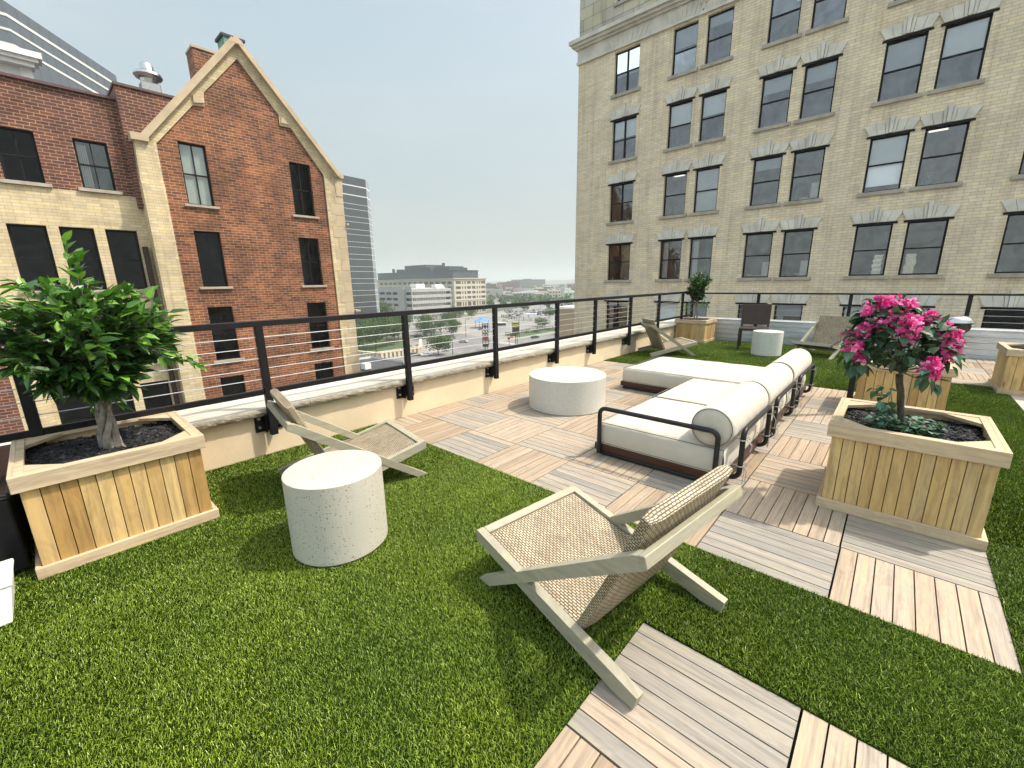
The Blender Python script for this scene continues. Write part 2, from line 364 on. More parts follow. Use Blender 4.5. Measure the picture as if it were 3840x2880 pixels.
M['petal']=leafm('pink_petal',[(0,(.55,.02,.19)),(.5,(.78,.07,.33)),(.8,(.86,.20,.48)),(1,(.90,.50,.68))],rough=.6,trans=.3,spec=.2,tc=(1,1,1.15))
M['citytree']=leafm('street_tree_leaf',[(0,(.022,.045,.016)),(.6,(.055,.10,.030)),(1,(.11,.17,.05))],rough=.6,trans=.2,spec=.2)
M['bark']=simple('pale_bark',(.16,.13,.10),.9,0,.45,30,.6,80)
M['barkf']=simple('ficus_bark',(.22,.20,.16),.85,0,.5,26,.7,90)
M['turfblade']=None
def turf():
    mm=bpy.data.materials.new('turf_blade'); mm.use_nodes=True; n=mm.node_tree; b=n.nodes['Principled BSDF']
    t=attr(n); g=geo(n)
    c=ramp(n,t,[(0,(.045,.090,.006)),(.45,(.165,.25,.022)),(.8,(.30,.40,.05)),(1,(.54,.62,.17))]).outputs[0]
    f=noise(n,g,1.7,3,.6); c=mixc(n,1,c,ramp(n,f,[(.3,(.80,.86,.8)),(.7,(1.15,1.1,0.8))]).outputs[0],'MULTIPLY')
    lk(n,c,b.inputs['Base Color']); b.inputs['Roughness'].default_value=.42; b.inputs['Specular IOR Level'].default_value=.45
    tr=N(n,'ShaderNodeBsdfTranslucent'); lk(n,c,tr.inputs[0]); mx=N(n,'ShaderNodeMixShader'); mx.inputs[0].default_value=.10
    lk(n,b.outputs[0],mx.inputs[1]); lk(n,tr.outputs[0],mx.inputs[2]); lk(n,mx.outputs[0],n.nodes['Material Output'].inputs[0]); return mm
M['turf']=turf()
M['turfbase']=simple('turf_backing',(.012,.024,.004),1,0,.3,40,spec=0.0)
M['redbrick']=brick('red_brick_wall',(.30,.100,.040),(.115,.040,.022),(.36,.255,.175),bw=.36,bh=.125,ms=.013,blot=.7,blotcol=(.06,.028,.022),stain=.42)
M['wingbrick']=brick('brown_red_brick_wall',(.165,.056,.036),(.10,.036,.025),(.34,.24,.18),bw=.36,bh=.125,ms=.014,blot=.4,stain=.3)
M['creambrick']=brick('cream_brick_wall',(.60,.50,.33),(.52,.42,.26),(.36,.31,.215),bw=.42,bh=.125,ms=.010,blot=.25,blotcol=(.30,.24,.14),stain=.12,bv=.4)
M['tanbrick']=brick('tan_brick_wall',(.71,.61,.44),(.65,.55,.385),(.48,.41,.305),bw=.40,bh=.125,ms=.014,blot=.10,blotcol=(.27,.215,.15),stain=.10,bv=.30)
M['lime']=simple('weathered_limestone',(.58,.55,.47),.9,0,.16,1.6,.3,14)
M['limetan']=simple('tan_limestone',(.46,.37,.25),.9,0,.13,1.4,.3,14)
M['limeblock']=brick('limestone_blocks',(.48,.45,.38),(.43,.395,.33),(.24,.22,.18),bw=1.35,bh=.62,ms=.022,blot=.25,blotcol=(.33,.3,.25),stain=.12)
M['sill']=simple('stone_sill',(.36,.325,.265),.9,0,.18,2.5,.3,20)
M['frame']=simple('black_window_frame',(.010,.009,.009),.6,spec=.2)
M['room']=simple('dim_room',(.20,.20,.19),.9,0,.3,1.5)
M['ceil']=simple('office_ceiling',(.35,.35,.33),.9)
M['blind']=simple('white_blind',(.80,.82,.84),.8,0,.04,3)
M['blindg']=simple('grey_blind',(.46,.49,.52),.8,0,.06,3)
M['paper']=simple('stacked_papers',(.62,.55,.40),.9,0,.35,22)
M['darkwood']=simple('green_curtain',(.10,.13,.12),.8)
def emit(name,col,s):
    mm=bpy.data.materials.new(name); mm.use_nodes=True; n=mm.node_tree; n.nodes.clear()
    e=N(n,'ShaderNodeEmission'); e.inputs[0].default_value=(*col,1); e.inputs[1].default_value=s
    o=N(n,'ShaderNodeOutputMaterial'); lk(n,e.outputs[0],o.inputs[0]); return mm
M['light']=emit('fluorescent_panel',(1,.93,.78),0.8)
def glass(name,tint=(.9,.93,.93),refl=1.0,wave=.15,ws=1.4,ior=1.6):
    mm=bpy.data.materials.new(name); mm.use_nodes=True; n=mm.node_tree; n.nodes.clear()
    o=N(n,'ShaderNodeOutputMaterial'); g=N(n,'ShaderNodeBsdfGlossy'); g.inputs['Roughness'].default_value=.02; g.inputs['Color'].default_value=(.95,.97,1,1)
    tr=N(n,'ShaderNodeBsdfTransparent'); tr.inputs[0].default_value=(*tint,1)
    fr=N(n,'ShaderNodeFresnel'); fr.inputs['IOR'].default_value=ior
    bp=N(n,'ShaderNodeBump'); bp.inputs['Strength'].default_value=wave; bp.inputs['Distance'].default_value=.05
    lk(n,noise(n,geo(n),ws,3,.5,1.0),bp.inputs['Height']); lk(n,bp.outputs[0],g.inputs['Normal'])
    mx=N(n,'ShaderNodeMixShader'); lk(n,math_(n,'MULTIPLY',fr.outputs[0],math_(n,'MULTIPLY',ramp(n,noise(n,geo(n),.9,3,.6,2.5),[(.3,(.80,.80,.80)),(.7,(1.2,1.2,1.2))]).outputs[0],refl)),mx.inputs[0]); lk(n,tr.outputs[0],mx.inputs[1]); lk(n,g.outputs[0],mx.inputs[2])
    lk(n,mx.outputs[0],o.inputs[0]); return mm
M['glass']=glass('window_glass',ior=1.75,refl=1.85)
M['glassdark']=glass('dark_window_glass',tint=(.30,.33,.31),ior=1.38)
M['pale']=simple('sky_reflection_sheet',(.36,.40,.35),.8,0,.05,3)  # pale greenish colour stands in for sky reflected in a gable window
def curtain(name,col,refl=.5):
    mm,n,b=mat(name,.06,0,col,1.0); g=geo(n)
    b.inputs['IOR'].default_value=1.9
    bump(n,b,noise(n,g,.12,2),.12,.5); return mm
M['cglass']=curtain('grey_curtain_glass',(.05,.058,.066))
M['cglass3']=curtain('slate_curtain_glass',(.04,.048,.056)); M['cglass3'].node_tree.nodes['Principled BSDF'].inputs['IOR'].default_value=1.5
M['cglass2']=curtain('dark_curtain_glass',(.03,.035,.042))
M['white']=simple('white_paint',(.72,.72,.69),.6,0,.05,5)
M['bandw']=simple('white_spandrel_line',(.58,.60,.56),.5,0,.03,3)
M['stain']=simple('stainless_steel',(.55,.54,.51),.22,.95,.06,9)
M['blackgloss']=simple('black_enamel',(.01,.01,.012),.15,0,.2,10)
M['copper']=simple('green_copper',(.14,.27,.20),.75,0,.3,3)
M['roofdark']=simple('dark_roofing',(.055,.057,.06),.9,0,.25,1.5)
M['conc']=simple('grey_concrete',(.36,.36,.34),.9,0,.12,.35)
M['beige']=simple('beige_masonry',(.46,.425,.34),.9,0,.07,.3)
M['winb']=simple('brown_window_band',(.10,.085,.075),.35,0,.4,.6)
M['wind']=simple('dark_window_band',(.035,.038,.042),.2,0,.5,.5)
M['pent']=simple('dark_penthouse_cladding',(.06,.075,.09),.35,0,.25,.5)
M['green']=simple('grass_verge',(.06,.10,.03),.95,0,.3,.3)
# ================================================================ TERRACE
T=.61
def slab(name,x0,x1,y0,y1,z0,z1,m,kind='structure'):
    b=MB(); b.box(x0,x1,y0,y1,z0,z1); return tag(b.build(name,m),kind=kind)
slab('roof_deck_base',-.34,9,-6,9.14,-.35,-.03,simple('dark_membrane',(.015,.014,.013),.9))
# wooden deck tiles: real boards with gaps
dk=MB()
def tile(i,j,x0=None,x1=None,y0=None,y1=None):
    X0,X1,Y0,Y1=j*T+.003,(j+1)*T-.003,i*T+.003,(i+1)*T-.003
    cx0,cx1,cy0,cy1=(x0 if x0 is not None else -99),(x1 if x1 is not None else 99),(y0 if y0 is not None else -99),(y1 if y1 is not None else 99)
    Uy=((i+j)%2==0); base=rnd.uniform(.25,.62) if Uy else rnd.uniform(.62,.95)
    if rnd.random()<.15: base=rnd.uniform(.1,.9)
    w=(T-.006)/8; g=.0027
    for k in range(8):
        t=min(1,max(0,base+rnd.gauss(0,.10)))
        if Uy: a,b_,c,d=X0+k*w+g,X0+(k+1)*w-g,Y0,Y1
        else: a,b_,c,d=X0,X1,Y0+k*w+g,Y0+(k+1)*w-g
        a,b_,c,d=max(a,cx0),min(b_,cx1),max(c,cy0),min(d,cy1)
        if b_-a>.01 and d-c>.01: dk.box(a,b_,c,d,-.022,rnd.uniform(-.0012,0.0),0,t)
for i in range(0,8):
    for j in range(-1,7): tile(i,j,x0=-.325)
for i in range(-6,-1):
    for j in range(5,10): tile(i,j,y1=-1.0*T)
for i in range(10,15):
    for j in range(6,14): tile(i,j,y0=6.30,y1=9.1)
dko=dk.build('wood_deck',M['deck'],fixn=False); tag(dko,kind='structure')
pv=MB()
for i in range(0,26):
    y=-1.0+i*.29
    if y+.285>6.3: break
    pv.box(4.92,9,y,y+.283,-.02,-.001,0,rnd.uniform(.4,.62))
tag(pv.build('pale_boardwalk',wood('pale_board',[(0,(.44,.38,.31)),(1,(.58,.52,.44))],grain=20,gs=.16)),kind='structure')

# artificial turf: backing sheet + individual blades
def turf_mesh(name, rects, dens, bw, bh, seed, z=.004, edge=.02, lean=.9, two=True, tb=0):
    rs=np.random.RandomState(seed); P=[]
    for (x0,x1,y0,y1,dm) in rects:
        n=int((x1-x0)*(y1-y0)*dens*dm); P.append(np.stack([rs.uniform(x0,x1,n),rs.uniform(y0,y1,n)],1))
    P=np.concatenate(P); n=len(P)
    an=rs.uniform(0,2*np.pi,n); h=bh*rs.uniform(.55,1.15,n); wd=bw*rs.uniform(.7,1.3,n)
    la=rs.uniform(0,2*np.pi,n); lm=lean*h*rs.uniform(.15,1.0,n)
    # patches of combed pile
    ph=np.sin(P[:,0]*9+np.sin(P[:,1]*7)*2)*1.2+P[:,1]*3; la=la*.8+ph*.2
    wx,wy=np.cos(an)*wd/2,np.sin(an)*wd/2; lx,ly=np.cos(la)*lm,np.sin(la)*lm
    z0=np.full(n,z)
    a=np.stack([P[:,0]-wx,P[:,1]-wy,z0],1); b=np.stack([P[:,0]+wx,P[:,1]+wy,z0],1)
    c=np.stack([P[:,0]+lx*.4+wx*.85,P[:,1]+ly*.4+wy*.85,z0+h*.62],1); d=np.stack([P[:,0]+lx*.4-wx*.85,P[:,1]+ly*.4-wy*.85,z0+h*.62],1)
    e=np.stack([P[:,0]+lx,P[:,1]+ly,z0+h*(1-.25*rs.uniform(0,1,n))],1)
    tn=np.clip(.42+.16*rs.standard_normal(n)+.08*np.sin(P[:,0]*5)*np.cos(P[:,1]*4),0,1); tn=np.where(P[:,0]>3.07,np.clip(tn-.15,0,1),tn); tn=np.where(rs.uniform(0,1,n)<.035,rs.uniform(.85,1,n),tn)  # right-hand turf darkened in its colour to imitate pile leaning from the light
    if two:
        V=np.stack([a,b,c,d,e],1).reshape(-1,3); k=np.arange(n)*5
        L=np.stack([k,k+1,k+2,k+3,k+3,k+2,k+4],1).ravel(); starts=np.stack([np.arange(n)*7,np.arange(n)*7+4],1).ravel(); tot=np.tile([4,3],n); tt=np.repeat(tn,2)
    else:
        V=np.stack([a,b,e],1).reshape(-1,3); k=np.arange(n)*3
        L=np.stack([k,k+1,k+2],1).ravel(); starts=np.arange(n)*3; tot=np.full(n,3); tt=tn
    # backing boxes
    bv=[];bf=[]
    for (x0,x1,y0,y1,dm) in rects:
        o=len(V)+len(bv); zz=z
        bv+=[(x0,y0,zz),(x1,y0,zz),(x1,y1,zz),(x0,y1,zz),(x0,y0,-.028),(x1,y0,-.028),(x1,y1,-.028),(x0,y1,-.028)]
        bf+=[(o,o+1,o+2,o+3),(o,o+4,o+5,o+1),(o+1,o+5,o+6,o+2),(o+2,o+6,o+7,o+3),(o+3,o+7,o+4,o)]
    V=np.concatenate([V,np.array(bv)]); nl=len(L); L=np.concatenate([L,np.array(bf).ravel()])
    starts=np.concatenate([starts,nl+4*np.arange(len(bf))]); 
    me=bpy.data.meshes.new(name); me.vertices.add(len(V)); me.vertices.foreach_set('co',V.astype(np.float32).ravel())
    me.loops.add(len(L)); me.loops.foreach_set('vertex_index',L.astype(np.int32))
    me.polygons.add(len(starts)); me.polygons.foreach_set('loop_start',starts.astype(np.int32))
    me.materials.append(M['turf']); me.materials.append(M['turfbase'])
    mi=np.zeros(len(starts),np.int32); mi[len(tt):]=1; me.polygons.foreach_set('material_index',mi)
    at=me.attributes.new('tint','FLOAT','FACE'); at.data.foreach_set('value',np.concatenate([tt,np.full(len(bf),.3)]).astype(np.float32))
    me.update(); me.validate()
    o=bpy.data.objects.new(name,me); C.objects.link(o); return tag(o,kind='stuff')
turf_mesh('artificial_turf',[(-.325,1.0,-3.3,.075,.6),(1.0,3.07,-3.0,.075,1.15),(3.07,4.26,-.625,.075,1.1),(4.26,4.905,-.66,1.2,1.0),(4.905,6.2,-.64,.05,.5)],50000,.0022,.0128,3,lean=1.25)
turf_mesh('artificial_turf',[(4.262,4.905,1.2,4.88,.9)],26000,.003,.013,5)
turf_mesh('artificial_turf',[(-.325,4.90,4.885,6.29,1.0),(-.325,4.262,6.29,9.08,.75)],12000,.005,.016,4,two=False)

# ---------------------------------------------------------------- parapet wall with stone coping (left)
pw=thing('parapet_wall','low tan stucco parapet wall capped with pale rough edged stone along the terrace','wall',(-.5,3,0))
def at_parent(o,p):
    o.parent=p; o.matrix_parent_inverse=p.matrix_world.inverted() if False else Matrix.Translation(-Vector(p.location)); return o
b=MB(); b.box(-.70,-.33,-6.2,9.14,-1.2,.375); b.box(-.70,-.33,9.14,9.5,-1.2,.375)
at_parent(b.build('wall_body',M['stucco']),pw)
import bmesh
def rough_coping(y0,y1,seed):
    rs=random.Random(seed); ny=max(3,int((y1-y0)/.022)); prof=[(-.80,.372),(-.80,.44),(-.60,.4415),(-.31,.4425),(-.278,.437),(-.262,.425),(-.258,.41),(-.260,.395),(-.268,.38),(-.285,.371),(-.33,.371)]
    b=MB(); vs=[];fs=[]
    from mathutils import noise as nz
    for i in range(ny+1):
        y=y0+.0025+(y1-y0-.005)*i/ny
        for k,(x,z) in enumerate(prof):
            if 4<=k<=9:
                d=nz.noise(Vector((y*8+seed,z*25,seed*.7)))*.006+nz.noise(Vector((y*24,z*70,seed)))*.008
                x=x+d; z=z+ (nz.noise(Vector((y*14,seed*3.1,k*.4)))*.006 if k in(5,9) else 0)
            vs.append((x,y,z))
    n=len(prof)
    for i in range(ny):
        for k in range(n-1): fs.append((i*n+k,i*n+k+1,(i+1)*n+k+1,(i+1)*n+k))
        fs.append((i*n+n-1,i*n,(i+1)*n,(i+1)*n+n-1))
    fs.append(tuple(range(n))); fs.append(tuple(range(ny*n,ny*n+n)))
    b.mesh(vs,fs)
    for k,f in enumerate(b.f):
        kk=k%n
        if k<ny*n and 3<kk<=9: b.mi[k]=1
    return b
ys=[-6.2,-4.6,-3.1,-1.62,-.62,.42,1.62,2.75,4.02,5.3,6.5,7.9,9.5]
for a,c in zip(ys,ys[1:]):
    at_parent(rough_coping(a,c,len(ys)*a+3).build('coping_stone',[M['coping'],M['rock']]),pw)

# ---------------------------------------------------------------- left railing
rl=thing('railing','black metal railing with steel cables bolted along the left parapet','railing',(-.23,3,0))
def post(y,root,xb=-.232,top=1.152,bottom=.205,wy=.058,wx=.05,lab=None):
    b=MB(); b.box(xb-wx/2,xb+wx/2,y-wy/2,y+wy/2,bottom,top)
    p=at_parent(b.build('post',M['black'],bevel=.003),root)
    b=MB()
    # channel bracket: wall plate with two flanges, bolts in second slot
    b.box(-.328,-.318,y-.115,y+.115,.225,.395); b.box(-.318,-.259,y-.045,y-.035,.225,.395); b.box(-.318,-.259,y+.035,y+.045,.225,.395)
    for sy in (-.085,.085):
        for z in (.27,.35):
            vs=[];r=.013
            b.tube([(-.318,y+sy,z),(-.300,y+sy,z)],r,8,1); b.tube([(-.300,y+sy,z),(-.292,y+sy,z)],[.009,.005],8,1)
    br=b.build('bracket',[M['black'],M['steel']]); br.parent=p; br.matrix_parent_inverse=Matrix.Identity(4)
    return p
PY=[-2.32,-.972,.457,1.85,3.24,4.37,5.70,7.05]
for y in PY: post(y,rl)
for y in (-4.3,):post(y,rl)
post(8.42,rl)
b=MB(); b.box(-.258,-.206,-6.2,9.16,1.152,1.20); at_parent(b.build('top_rail',M['black'],bevel=.003),rl)
b=MB(); b.box(-.247,-.217,-6.2,9.16,.575,.62); at_parent(b.build('bottom_rail',M['black'],bevel=.002),rl)
for k in range(5):
    z=.62+(1.152-.62)*(k+1)/6
    b=MB(); b.tube([(-.232,-6.2,z),(-.232,9.1,z)],.0033,8); at_parent(b.build('cable',M['cable'],smooth=True),rl)
# far railing
fr=thing('railing','black metal railing with many thin cables across the far end of the terrace','railing',(3,9.12,0))
for x in (-.235,1.262,2.955,4.65,6.34,8.03):
    b=MB(); b.box(x-.03,x+.03,9.08,9.13,-.3,1.125); at_parent(b.build('post',M['black'],bevel=.003),fr)
b=MB(); b.box(-.26,9,9.075,9.135,1.125,1.158); at_parent(b.build('top_rail',M['black'],bevel=.003),fr)
for k in range(9):
    z=.10+k*.112
    b=MB(); b.tube([(-.23,9.105,z),(9,9.105,z)],.0032,6); at_parent(b.build('cable',M['cable'],smooth=True),fr)
# metal clad parapet beyond the far railing
def lapmetal():
    mm,n,b=mat('weathered_metal_siding',.38,.45); g=geo(n)
    s=N(n,'ShaderNodeSeparateXYZ'); lk(n,g,s.inputs[0])
    f=noise(n,mapping(n,g,(.9,.9,3)),1.3,5,.65)
    r=ramp(n,f,[(.3,(.44,.47,.50)),(.55,(.62,.65,.68)),(.75,(.78,.80,.81))]); lk(n,r.outputs[0],b.inputs['Base Color'])
    bump(n,b,noise(n,mapping(n,g,(1,1,4)),3,3),.25,.03); return mm
b=MB()
for k in range(5): 
    b.box(-.30,9.4,9.20-k*0.0+.012*(k%2),9.6,-.06+k*.112,.05+k*.112-.003)
b.box(-.30,9.4,9.18,9.62,.50,.515); b.box(-.3,9.4,9.17,9.2,-.35,-.06,1)
o=b.build('metal_parapet',[lapmetal(),M['black']]); tag(o,'low grey metal clad parapet behind the cables of the far railing','parapet wall')
slab('neighbour_roof',-.3,9.4,9.62,23.9,-6.0,-5.6,M['roofdark'])

# ================================================================ FURNITURE
# ---- wooden planter boxes (front at local -y), outer rim size w x d, height h
def planter(label, loc, rz, w=.80,d=.84,h=.575, nb=11, group='square wooden planter boxes on the terrace', seed=1):
    rs=random.Random(seed); root=thing('planter_box',label,'planter',loc,rz,group)
    iw,idp=w-.05,d-.05; zt=h-.075
    for nm,axis in (('front',0),('back',0),('left',1),('right',1)):
        b=MB(); n=nb if axis==0 else nb; L=iw if axis==0 else idp; bw=L/n; base=rs.uniform(.25,.6)
        for k in range(n):
            t=min(1,max(0,base+rs.gauss(0,.2))); a=-L/2+k*bw+.0018; c=a+bw-.0036; th=.018+rs.uniform(-.001,.001)
            if nm=='front': b.box(a,c,-idp/2,-idp/2+th,.01,zt+.02,0,t)
            if nm=='back': b.box(a,c,idp/2-th,idp/2,.01,zt+.02,0,t)
            if nm=='left': b.box(-iw/2,-iw/2+th,a+(.018 if k==0 else 0),c-(.018 if k==n-1 else 0),.01,zt+.02,0,t)
            if nm=='right': b.box(iw/2-th,iw/2,a+(.018 if k==0 else 0),c-(.018 if k==n-1 else 0),.01,zt+.02,0,t)
        # dark liner behind the boards
        if nm=='front': b.box(-iw/2+.02,iw/2-.02,-idp/2+.0195,-idp/2+.024,.01,zt-.02,1)
        if nm=='left': b.box(-iw/2+.0195,-iw/2+.024,-idp/2+.03,idp/2-.03,.01,zt-.02,1)
        if nm=='right': b.box(iw/2-.024,iw/2-.0195,-idp/2+.03,idp/2-.03,.01,zt-.02,1)
        b.build('board_panel',[M['cedar'],M['black']],root,bevel=.0015)
    # rim: vertical fascia + mitred flat cap and corner triangles
    b=MB(); t0=rs.uniform(.3,.8)
    W,D=w/2,d/2
    for (x0,x1,y0,y1) in ((-W,W,-D,-D+.022),(-W,W,D-.022,D),(-W,-W+.022,-D+.022,D-.022),(W-.022,W,-D+.022,D-.022)):
        b.box(x0,x1,y0,y1,h-.085,h,0,rs.uniform(.2,.9))
    c=.055; f3=lambda u,v,q:(u,v,q)
    for poly in ([(-W+.022,-D+.022),(W-.022,-D+.022),(W-c,-D+c),(-W+c,-D+c)],[(W-.022,-D+.022),(W-.022,D-.022),(W-c,D-c),(W-c,-D+c)],
                 [(W-.022,D-.022),(-W+.022,D-.022),(-W+c,D-c),(W-c,D-c)],[(-W+.022,D-.022),(-W+.022,-D+.022),(-W+c,-D+c),(-W+c,D-c)]):
        b.prism(poly,f3,h-.022,h-.001,0,rs.uniform(.3,.9))
    s=.16
    for sx in(-1,1):
        for sy in(-1,1):
            p=[(sx*(W-c),sy*(D-c)),(sx*(W-c-s),sy*(D-c)),(sx*(W-c),sy*(D-c-s))]
            b.prism(p,f3,h-.026,h-.006,0,rs.uniform(.2,.9))
    b.build('rim',M['cedar_trim'],root,bevel=.002)
    b=MB()
    for (x0,x1,y0,y1) in ((-W,W,-D,-D+.024),(-W,W,D-.024,D),(-W,-W+.024,-D+.024,D-.024),(W-.024,W,-D+.024,D-.024)):
        b.box(x0,x1,y0,y1,0,.062,0,rs.uniform(.1,.9))
    b.build('base_board',M['cedar_trim'],root,bevel=.002)
    # mulch
    b=MB(); zm=h-.085
    g=14; import mathutils
    hh=lambda x,y: zm+.02*mathutils.noise.noise(Vector((x*6+seed,y*6,0)))+.012
    for i in range(g):
        for j in range(g):
            xa,xb=-W+.03+(w-.06)*i/g,-W+.03+(w-.06)*(i+1)/g; ya,yb=-D+.03+(d-.06)*j/g,-D+.03+(d-.06)*(j+1)/g
            b.face([(xa,ya,hh(xa,ya)),(xb,ya,hh(xb,ya)),(xb,yb,hh(xb,yb)),(xa,yb,hh(xa,yb))],0,.1)
    for k in range(2600 if seed<3 else 900):
        x,y=rs.uniform(-W+.045,W-.045),rs.uniform(-D+.045,D-.045)
        r=Matrix.Rotation(rs.uniform(0,6.3),3,'Z')@Matrix.Rotation(rs.gauss(0,.5),3,'X')@Matrix.Rotation(rs.gauss(0,.3),3,'Y')
        sx,sy=rs.uniform(.014,.045),rs.uniform(.008,.018); sz=rs.uniform(.004,.008)
        b.obox((x,y,hh(x,y)+rs.uniform(0,.012)),(sx,sy,sz),r,0,rs.random()**2)
    b.build('mulch',M['mulch'],root,fixn=False)
    root['kids']=0; del root['kids']
    return root
P1=planter('wooden planter box beside the left railing, holding the bushy dark leaved ficus',(.165,-2.025,.004),R_(90),.81,.85,.575,11,seed=1)
P2=planter('wooden planter box holding the pink flowering tree, standing on the wood deck',(3.872,1.465,0),0,.775,.80,.578,12,seed=2)
P3=planter('wooden planter box behind the pink flowers, next to the black post',(3.85,4.22,0),0,.775,.82,.575,10,seed=3)
P4=planter('wooden planter box cut off by the right edge of the photo',(5.20,6.26,0),0,.80,.82,.575,9,seed=4)
P5=planter('wooden planter box in the far corner of the terrace, holding the small ficus',(.045,8.65,.004),0,.75,.80,.535,11,seed=5)

# ---- leaves
def leaf(b,p,d,up,L,W,t,fold=.25,droop=.3,mi=0):
    d=d.normalized(); s=d.cross(up)
    if s.length<1e-4: s=d.cross(Vector((1,0,0)))
    s.normalize(); u=s.cross(d).normalized()
    P=lambda a,c: p+d*(a*L)+s*(c*W/2)-Vector((0,0,1))*(droop*L*a*a)+u*(abs(c)*fold*W/2)
    mid=[P(0,0),P(.3,0),P(.65,0),P(1,0)]; l=[P(.25,1),P(.6,.82)]; r=[P(.25,-1),P(.6,-.82)]
    b.face([mid[0],mid[1],l[0]],mi,t,[(0,.5),(.3,.5),(.25,1)]); b.face([mid[1],mid[2],l[1],l[0]],mi,t,[(.3,.5),(.65,.5),(.6,1),(.25,1)]); b.face([mid[2],mid[3],l[1]],mi,t,[(.65,.5),(1,.5),(.6,1)])
    b.face([mid[0],r[0],mid[1]],mi,t,[(0,.5),(.25,0),(.3,.5)]); b.face([mid[1],r[0],r[1],mid[2]],mi,t,[(.3,.5),(.25,0),(.6,0),(.65,.5)]); b.face([mid[2],r[1],mid[3]],mi,t,[(.65,.5),(.6,0),(1,.5)])
def rv(rs):
    while True:
        v=Vector((rs.uniform(-1,1),rs.uniform(-1,1),rs.uniform(-1,1)))
        if .05<v.length<1: return v
def ficus(label,loc,H,c,rad,nb,L,seed,trunks,extra=(),dk=0):
    """H trunk split height; c crown centre (local); rad crown radii"""
    rs=random.Random(seed); root=thing('ficus_tree',label,'potted tree',loc)
    b=MB(); tw=MB(); tips=[]
    for k in range(trunks):
        a=2*math.pi*k/trunks+.4; r0=.040
        p0=Vector((math.cos(a)*r0,math.sin(a)*r0,-.07)); pts=[p0]
        for q in range(1,5):
            a2=a+q*.55; pts.append(Vector((math.cos(a2)*r0*(1-.1*q)+c[0]*.25*q/4,math.sin(a2)*r0*(1-.1*q)+c[1]*.25*q/4,H*q/4)))
        pts.append(Vector((c[0]*.6+math.cos(a)*.04,c[1]*.6+math.sin(a)*.04,H+.25)))
        b.tube(pts,[.024,.0185,.016,.0155,.014,.008],8)
    for k in range(5):  # root flares
        a=2*math.pi*k/5; b.tube([(math.cos(a)*.075,math.sin(a)*.075,-.075),(math.cos(a)*.04,math.sin(a)*.04,-.01),(math.cos(a)*.03,math.sin(a)*.03,.05)],[.012,.014,.008],7)
    b.build('trunk',M['barkf'],root,smooth=True)
    lf=MB(); Cc=Vector(c)
    lobes=[rv(rs).normalized() for q in range(30)]
    for k in range(nb):
        v=(rs.choice(lobes)+rv(rs)*.38).normalized(); v.z=v.z*.95+.08; rr=rs.uniform(.55,1.0)**.7
        end=Cc+Vector((v.x*rad[0],v.y*rad[1],v.z*rad[2]))*rr
        for e in extra:
            pass
        st=Vector((c[0]*.5,c[1]*.5,H+rs.uniform(-.02,.28)))+rv(rs)*.03
        mid=(st+end)/2+Vector((0,0,.05))+rv(rs)*.03
        tw.tube([st,mid,end],[.0045,.003,.0013],5,cap=False)
        nl=rs.randint(9,14)
        for q in range(nl):
            f=.25+.78*q/nl; p=(st.lerp(mid,f*2) if f<.5 else mid.lerp(end,(f-.5)*2))
            if (p-st).length<.03: continue
            od=(end-st).normalized(); d=od*rs.uniform(.3,.9)+rv(rs)*.75
            d.z=d.z*.6-.05
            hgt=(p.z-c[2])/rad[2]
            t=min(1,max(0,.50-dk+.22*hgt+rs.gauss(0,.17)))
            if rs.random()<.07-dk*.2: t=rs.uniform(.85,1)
            leaf(lf,p,d,Vector((0,0,1))+rv(rs)*.9,L*rs.uniform(.65,1.2),L*.46*rs.uniform(.8,1.15),t,.3,rs.uniform(-.05,.35))
    for e in extra: # stray shoots
        st=Cc+Vector((e[0]*.5*rad[0],e[1]*.5*rad[1],e[2]*.5*rad[2])); end=Cc+Vector(e[:3])*1.0*1.0
        end=Cc+Vector((e[0]*rad[0],e[1]*rad[1],e[2]*rad[2])); tw.tube([st,(st+end)/2+Vector((0,0,.02)),end],[.004,.003,.0015],5,cap=False)
        for q in range(11):
            p=st.lerp(end,.2+.85*q/11); d=(end-st).normalized()*.7+rv(rs)*.8
            leaf(lf,p,d,Vector((0,0,1))+rv(rs)*.4,L*rs.uniform(.8,1.15),L*.42,min(1,rs.uniform(.45,1)),.3,.15)
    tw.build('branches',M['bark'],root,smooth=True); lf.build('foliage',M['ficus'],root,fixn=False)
    return root
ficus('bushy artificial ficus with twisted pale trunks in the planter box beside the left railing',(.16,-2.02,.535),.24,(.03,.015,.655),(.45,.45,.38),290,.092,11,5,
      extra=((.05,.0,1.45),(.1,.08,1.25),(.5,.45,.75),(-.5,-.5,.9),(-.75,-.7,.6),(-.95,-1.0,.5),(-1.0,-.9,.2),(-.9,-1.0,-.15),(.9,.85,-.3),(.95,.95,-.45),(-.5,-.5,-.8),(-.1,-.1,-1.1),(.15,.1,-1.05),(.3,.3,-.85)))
ficus('small dark leaved ficus with one slim trunk in the far corner planter box',(.0,8.745,.495),.40,(0,0,.80),(.30,.30,.40),150,.085,12,2,
      extra=((-.7,-.7,-1.35),(.5,.4,-1.3),(-.4,-.3,-1.4),(.7,.7,-1.2),(0,.1,-1.5)),dk=.25)

